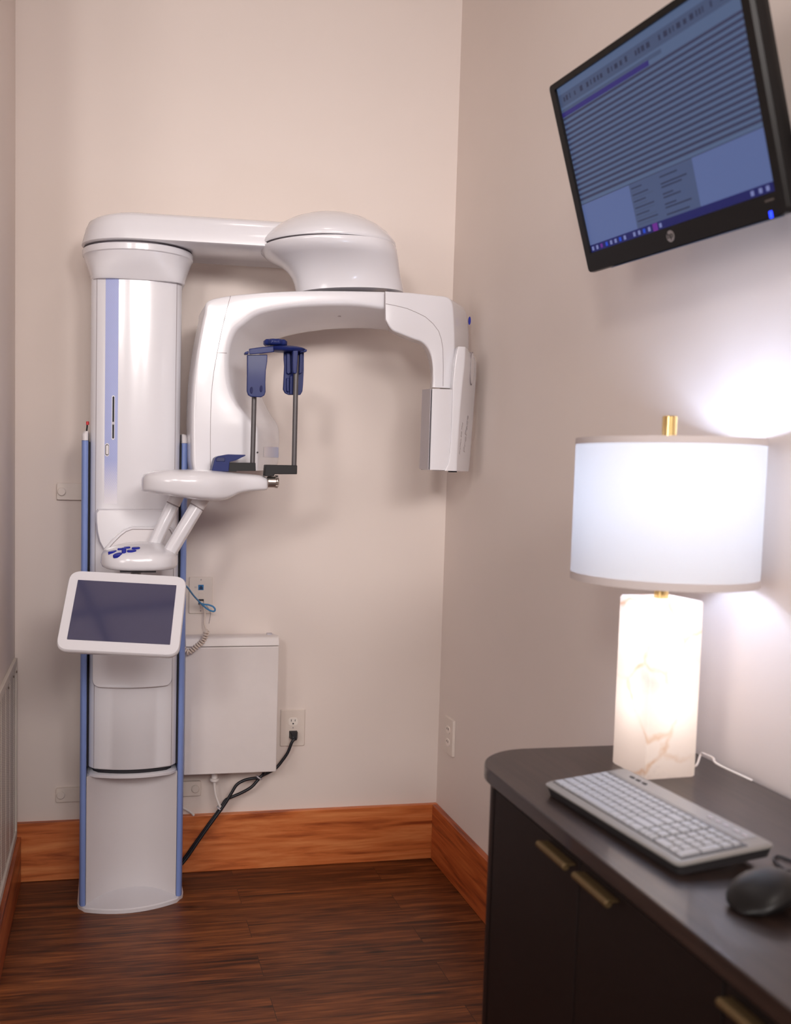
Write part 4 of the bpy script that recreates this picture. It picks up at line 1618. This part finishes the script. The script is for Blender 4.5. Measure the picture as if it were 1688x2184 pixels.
cord('lamp_cord', [(LX + 0.072, LY + 0.01, ZT + 0.003), (LX + 0.085, LY + 0.005, ZT + 0.003), at(1496, 1608, y=-1.47), at(1508, 1610, y=-1.49), at(1522, 1617, y=-1.51), at(1532, 1630, y=-1.53), (XB - 0.004, -1.56, ZT + 0.002)], 0.0018, M_CORDW, 'thin white cord behind the alabaster lamp on the sideboard', 'cord')

# ------------------------------------------------------------------ keyboard
kx, ky, ka, kl, kw, kt = 0.9492, -1.7265, 0.0809, 0.3194, 0.1464, 0.0919
MK = Matrix.Translation((kx, ky, 0.782)) @ Matrix(((math.sin(ka), math.cos(ka) * math.cos(kt), -math.cos(ka) * math.sin(kt)), (-math.cos(ka), math.sin(ka) * math.cos(kt), -math.sin(ka) * math.sin(kt)), (0, math.sin(kt), math.cos(kt)))).to_4x4()
kb = thing('computer_keyboard', 'silver-grey computer keyboard lying on the sideboard in front of the lamp', 'keyboard', (1.02, ky, ZT))


def krect(x0, x1, y0, y1, z, r, n=5):
    return round_loop([(x0, y0, z), (x1, y0, z), (x1, y1, z), (x0, y1, z)], r, n)


hl = kl / 2
b = B()
b.loft([krect(-hl + 0.002, hl - 0.002, 0.002, kw - 0.002, -0.0060, 0.010), krect(-hl, hl, 0, kw, -0.0045, 0.012), krect(-hl, hl, 0, kw, -0.0022, 0.012), krect(-hl + 0.003, hl - 0.003, 0.004, kw - 0.003, 0.0, 0.010)], M=MK)
b.build('case', M_KBODY, kb)
b = B()
b.loft([krect(-hl + 0.008, hl - 0.003, 0.003, kw - 0.006, -0.0168, 0.010), krect(-hl + 0.004, hl - 0.0008, 0.001, kw - 0.003, -0.0062, 0.010)], M=MK)
b.build('underside', M_KDARK, kb)
for sx in (-1, 1):
    b = B()
    x = sx * (hl - 0.03)
    b.box((x, kw - 0.022, -0.0205), (0.018, 0.012, 0.0095), M=MK)
    b.build('foot', M_KDARK, kb, bevel=0.001)
b = B()
b.box((0, kw * 0.42, 0.0004), (kl - 0.016, kw * 0.665, 0.0008), M=MK)
b.build('key_well', mat('key_gap_shade', (84, 82, 84), rough=0.5), kb)  # dark tone paints the shadows between the keys
b = B()
b.box((-0.01, kw - 0.019, 0.0003), (kl - 0.03, 0.026, 0.0006), M=MK)
b.build('media_strip', M_KBODY, kb, bevel=0.0003)
# keys: rows front to back; (width units) ; 21.5 units over the key field
U = (kl - 0.020) / 21.6
PIT = (kw * 0.655) / 6
key_mesh = {}


def key(x, row, wu, m=M_KEY, hz=0.0030, hrow=1.0):
    wk = round(wu, 2)
    cap = (wk, hrow, m.name)
    w_ = wk * U - 0.0024
    h_ = PIT * hrow - 0.0026
    y = 0.0125 + (row + hrow / 2) * PIT
    if cap not in key_mesh:
        b = B()
        b.loft([krect(-w_ / 2, w_ / 2, -h_ / 2, h_ / 2, 0.0, 0.0012, 2), krect(-w_ / 2, w_ / 2, -h_ / 2, h_ / 2, hz * 0.6, 0.0012, 2), krect(-w_ / 2 + 0.001, w_ / 2 - 0.001, -h_ / 2 + 0.001, h_ / 2 - 0.001, hz, 0.0012, 2)])
        o = b.build('key', m)
        key_mesh[cap] = o
    else:
        o = key_mesh[cap].copy()
        COL.objects.link(o)
    o.parent = kb
    o.matrix_parent_inverse = Matrix.Translation(-kb.location)
    o.matrix_basis = MK @ Matrix.Translation((x, y, 0.0008))
    return o


x0 = -hl + 0.010
rows = [
    [1.4, 1.1, 1.1, 1.1, 5.6, 1.1, 1.1, 1.1, 1.4],
    [2.2] + [1] * 10 + [2.8],
    [1.7] + [1] * 11 + [2.3],
    [1.5] + [1] * 12 + [1.5],
    [1] * 13 + [2.0],
    [1.0] * 15,
]
for r_, ws in enumerate(rows):
    x = x0
    hh = 0.78 if r_ == 5 else 1.0
    for wu in ws:
        key(x + wu * U / 2, r_, wu, hrow=hh)
        x += wu * U
xn = x0 + 15.15 * U
for rr_ in range(6):
    for c_ in range(2 if rr_ else 3):
        key(xn + (c_ + 0.5) * (1.05 if rr_ else 0.7) * U, rr_, 1.05 if rr_ else 0.7, hrow=0.78 if rr_ == 5 else 1.0)
xn2 = x0 + 17.5 * U
key(xn2 + 1.0 * U, 0, 2.0)
key(xn2 + 2.5 * U, 0, 1.0)
for rr_ in (1, 2, 3, 4):
    for c_ in range(3):
        key(xn2 + (c_ + 0.5) * U, rr_, 1.0)
key(xn2 + 3.5 * U, 0, 1.0, hrow=2.0)
key(xn2 + 3.5 * U, 2, 1.0, hrow=2.0)
key(xn2 + 3.5 * U, 4, 1.0)
for c_ in range(4):
    key(xn2 + (c_ + 0.5) * U, 5, 1.0, hrow=0.78)
for cx in (-0.115, -0.1, -0.085, 0.06, 0.075, 0.09, 0.11, 0.125):
    b = B()
    b.box((cx, kw - 0.018, 0.0012), (0.009, 0.004, 0.0016), M=MK)
    b.build('media_button', M_GREYFACE if cx > 0 else M_KDARK, kb, bevel=0.0004)

# ------------------------------------------------------------------ mouse
ms = thing('computer_mouse', 'dark grey sculpted computer mouse beside the near end of the keyboard', 'mouse', (1.045, -1.955, ZT))
MM = Matrix.Translation((1.030, -1.962, ZT)) @ Matrix.Rotation(math.radians(-66), 4, 'Z')
b = B()
rg = []
nn = 17
for i in range(nn):
    t = i / (nn - 1)
    y = -0.060 + 0.120 * t
    w_ = 0.031 * (max(0.0, 1 - abs(2 * t - 1) ** 3.2)) ** 0.5 + 0.0035
    w_ *= 1 - 0.16 * math.exp(-((t - 0.62) / 0.16) ** 2)
    h_ = 0.012 + 0.025 * math.sin(math.pi * min(1, max(0, (1.0 - t) * 0.86 + 0.10))) ** 1.2
    h_ *= (max(0.02, 1 - abs(2 * t - 1) ** 6)) ** 0.5
    ring = []
    for k in range(28):
        a = 2 * math.pi * k / 28
        cx_, sz_ = math.cos(a), math.sin(a)
        xx = w_ * math.copysign(abs(cx_) ** 0.8, cx_)
        zz = h_ * 0.5 * (1 + math.copysign(abs(sz_) ** 0.85, sz_))
        ring.append((xx + 0.006 * (zz / 0.04), y, 0.001 + zz))
    rg.append(ring)
b.loft(rg, M=MM)
b.build('shell', M_MOUSE, ms, angle=70)
b = B()
b.tube([MM @ Vector((0.003, 0.020 + 0.0005 * k, 0.034)) for k in range(2)], 0.001, 6)
b.cyl((0, 0, 0), 0.008, 0.006, 'X', 20, M=MM @ Matrix.Translation((0.004, 0.030, 0.027)))
b.build('scroll_wheel', M_KDARK, ms)
b = B()
b.loft([ell(0, 0, 0, 0.0035, 0.009, 20), ell(0, 0, 0.0015, 0.003, 0.008, 20)], M=MM @ Matrix.Translation((-0.0275, 0.0, 0.024)) @ Matrix.Rotation(math.radians(-62), 4, 'Y'))
b.build('side_button', M_GREYFACE, ms)
cord('mouse_cable', [MM @ Vector((0, 0.060, 0.010)), MM @ Vector((0.004, 0.078, 0.004)), at(1655, 1838, z=ZT + 0.002), at(1660, 1826, z=ZT + 0.002), at(1690, 1836, z=ZT + 0.002)], 0.0016, M_CABLE, 'thin black cable on the sideboard between the keyboard and the mouse')

# ------------------------------------------------------------------ monitor on the right wall
MQ = rot([1.1406, -1.4598, 1.8055, -1.5157, 0.3104, 0.0294])
MW, MH = 0.51, 0.3495
mon = thing('wall_monitor', 'black flat computer monitor tilted down on a wall arm above the lamp, showing a spreadsheet', 'monitor', (1.1406, -1.4598, 1.8055))
b = B()
b.loft([rrect(MW, MH, 0.0, 0.010), rrect(MW, MH, 0.014, 0.010), rrect(MW - 0.02, MH - 0.02, 0.030, 0.02)], M=MQ)
b.build('back_shell', M_BEZEL2, mon)
SX, SZ, SW, SH = 0.0, 0.0115, 0.474, 0.300
b = B()
for (x0_, x1_, z0_, z1_) in ((-MW / 2, MW / 2, SZ + SH / 2, MH / 2), (-MW / 2, MW / 2, -MH / 2, SZ - SH / 2), (-MW / 2, -SW / 2, SZ - SH / 2, SZ + SH / 2), (SW / 2, MW / 2, SZ - SH / 2, SZ + SH / 2)):
    pass
outer0, inner0 = rrect(MW, MH, -0.001, 0.010, 6), rrect(SW, SH, -0.001, 0.0012, 6, SX, SZ)
outer1, inner1 = rrect(MW - 0.004, MH - 0.004, -0.008, 0.009, 6), rrect(SW + 0.001, SH + 0.001, -0.008, 0.0012, 6, SX, SZ)
b.loft([outer0, outer1, inner1, inner0], cap=(False, False), M=MQ)
bez = b.build('bezel', M_BEZEL, mon, angle=30)
b = B()
mats_s = [emis('screen_page', (80, 98, 132)), emis('screen_row', (50, 54, 84)), emis('screen_highlight', (44, 38, 112)), emis('screen_toolbar', (66, 80, 112)), emis('screen_text', (40, 48, 76)),
          emis('screen_taskbar', (20, 26, 92)), emis('screen_dialog', (70, 84, 120)), emis('screen_icon_light', (120, 128, 180)), emis('screen_icon_blue', (20, 70, 200)), emis('screen_icon_purple', (104, 36, 140)), emis('screen_panel', (88, 104, 152))]


def sq_(x0_, x1_, z0_, z1_, mi, e=0):
    """a patch of the picture on the screen; 0..1 from left and from top"""
    X0, X1 = SX - SW / 2 + x0_ * SW, SX - SW / 2 + x1_ * SW
    Z0, Z1 = SZ + SH / 2 - z0_ * SH, SZ + SH / 2 - z1_ * SH
    y = -0.0030 - e * 0.00012
    b.add([(X0, y, Z0), (X1, y, Z0), (X1, y, Z1), (X0, y, Z1)], [(0, 1, 2, 3)], mi, MQ)


sq_(0, 1, 0, 1, 0)
sq_(0, 1, 0, 0.035, 0, 1)
sq_(0, 1, 0.042, 0.115, 3, 1)
x = 0.03
while x < 0.97:
    wd = random.uniform(0.006, 0.02)
    if random.random() < 0.8:
        sq_(x, x + wd, 0.060 + random.uniform(0, .006), 0.090, 4, 2)
    x += wd + random.uniform(0.006, 0.018)
sq_(0, 0.62, 0.128, 0.150, 3, 1)
sq_(0, 0.55, 0.145, 0.172, 2, 2)
ns = 17
for k in range(ns):
    z0_ = 0.176 + k * (0.695 - 0.176) / ns
    sq_(0 if k > 1 else 0.0, 1, z0_, z0_ + 0.0148, 1, 1)
sq_(0, 1, 0.700, 0.7045, 1, 2)
sq_(0, 1, 0.7045, 0.955, 10, 1)
sq_(0.315, 0.665, 0.7045, 0.955, 6, 2)
for k in range(12):
    z0_ = 0.728 + k * 0.0185
    sq_(0.325, 0.325 + random.uniform(0.05, 0.13), z0_, z0_ + 0.007, 3 if k % 2 else 4, 3)
    if k % 3 != 1:
        sq_(0.49, 0.49 + random.uniform(0.04, 0.14), z0_, z0_ + 0.008, 4, 3)
sq_(0, 1, 0.955, 1.0, 5, 2)
for i, (xx, mi) in enumerate(((0.015, 7), (0.045, 7), (0.075, 9), (0.11, 8), (0.14, 7), (0.17, 7), (0.20, 8), (0.23, 7), (0.29, 7), (0.32, 7), (0.35, 8), (0.38, 7), (0.415, 9), (0.445, 7), (0.90, 7), (0.935, 7), (0.965, 7))):
    wd = 0.028 if mi == 9 and xx > .4 else 0.014
    sq_(xx - wd / 2, xx + wd / 2, 0.966 if wd < .02 else .957, 0.990 if wd < .02 else .999, mi, 3)
b.build('screen', mats_s, mon, smooth=False)
# round logo, power light, model marking and lower strip
b = B()
MG = MQ @ Matrix.Translation((0.0, -0.0082, -MH / 2 + 0.0205))
b.cyl((0, 0, 0), 0.0095, 0.0012, 'Y', 32, 0, MG)
vs, fs = text_mesh('hp', 0.0155, 0.0003)
b.add(vs, fs, 1, MG @ Matrix.Translation((0, -0.0008, 0.0015)) @ Matrix.Rotation(math.pi / 2, 4, 'X'))
b.build('round_logo', [mat('logo_grey', (150, 142, 138), rough=0.35, metal=0.4), M_BEZEL], bez, smooth=False)
b = B()
b.box((MW / 2 - 0.032, -0.0082, -MH / 2 + 0.006), (0.006, 0.002, 0.010), M=MQ)
b.build('power_light', M_LED, bez, bevel=0.0008)
b = B()
b.box((MW / 2 - 0.030, -0.0082, -MH / 2 + 0.026), (0.017, 0.0012, 0.0032), M=MQ)
b.build('model_marking', mat('marking_grey', (84, 74, 68), rough=0.5), bez, smooth=False)
b = B()
b.box((0.03, -0.0045, -MH / 2 - 0.0006), (MW - 0.09, 0.006, 0.0015), M=MQ)
b.build('lower_strip', mat('slate_strip', (66, 80, 104), rough=0.3), bez)
# bracket and arm to the wall
b = B()
b.box((0, 0.034, 0.0), (0.11, 0.008, 0.11), M=MQ)
b.build('mounting_plate', M_BLACK, mon, bevel=0.001)
b = B()
pm = MQ @ Vector((0, 0.036, 0))
b.tube([pm, (RW - 0.07, pm.y - 0.02, pm.z - 0.015)], 0.014, 14)
b.tube([(RW - 0.07, pm.y - 0.02, pm.z - 0.055), (RW - 0.07, pm.y - 0.02, pm.z + 0.03)], 0.018, 16)
b.box(((RW - 0.035), -1.62, 1.755), (0.026, 0.30, 0.045))
b.build('wall_arm', M_BLACK, mon, bevel=0.002)
b = B()
b.box((RW - 0.008, -1.70, 1.755), (0.0155, 0.09, 0.14))
b.build('wall_plate', M_BLACK, mon, bevel=0.002)
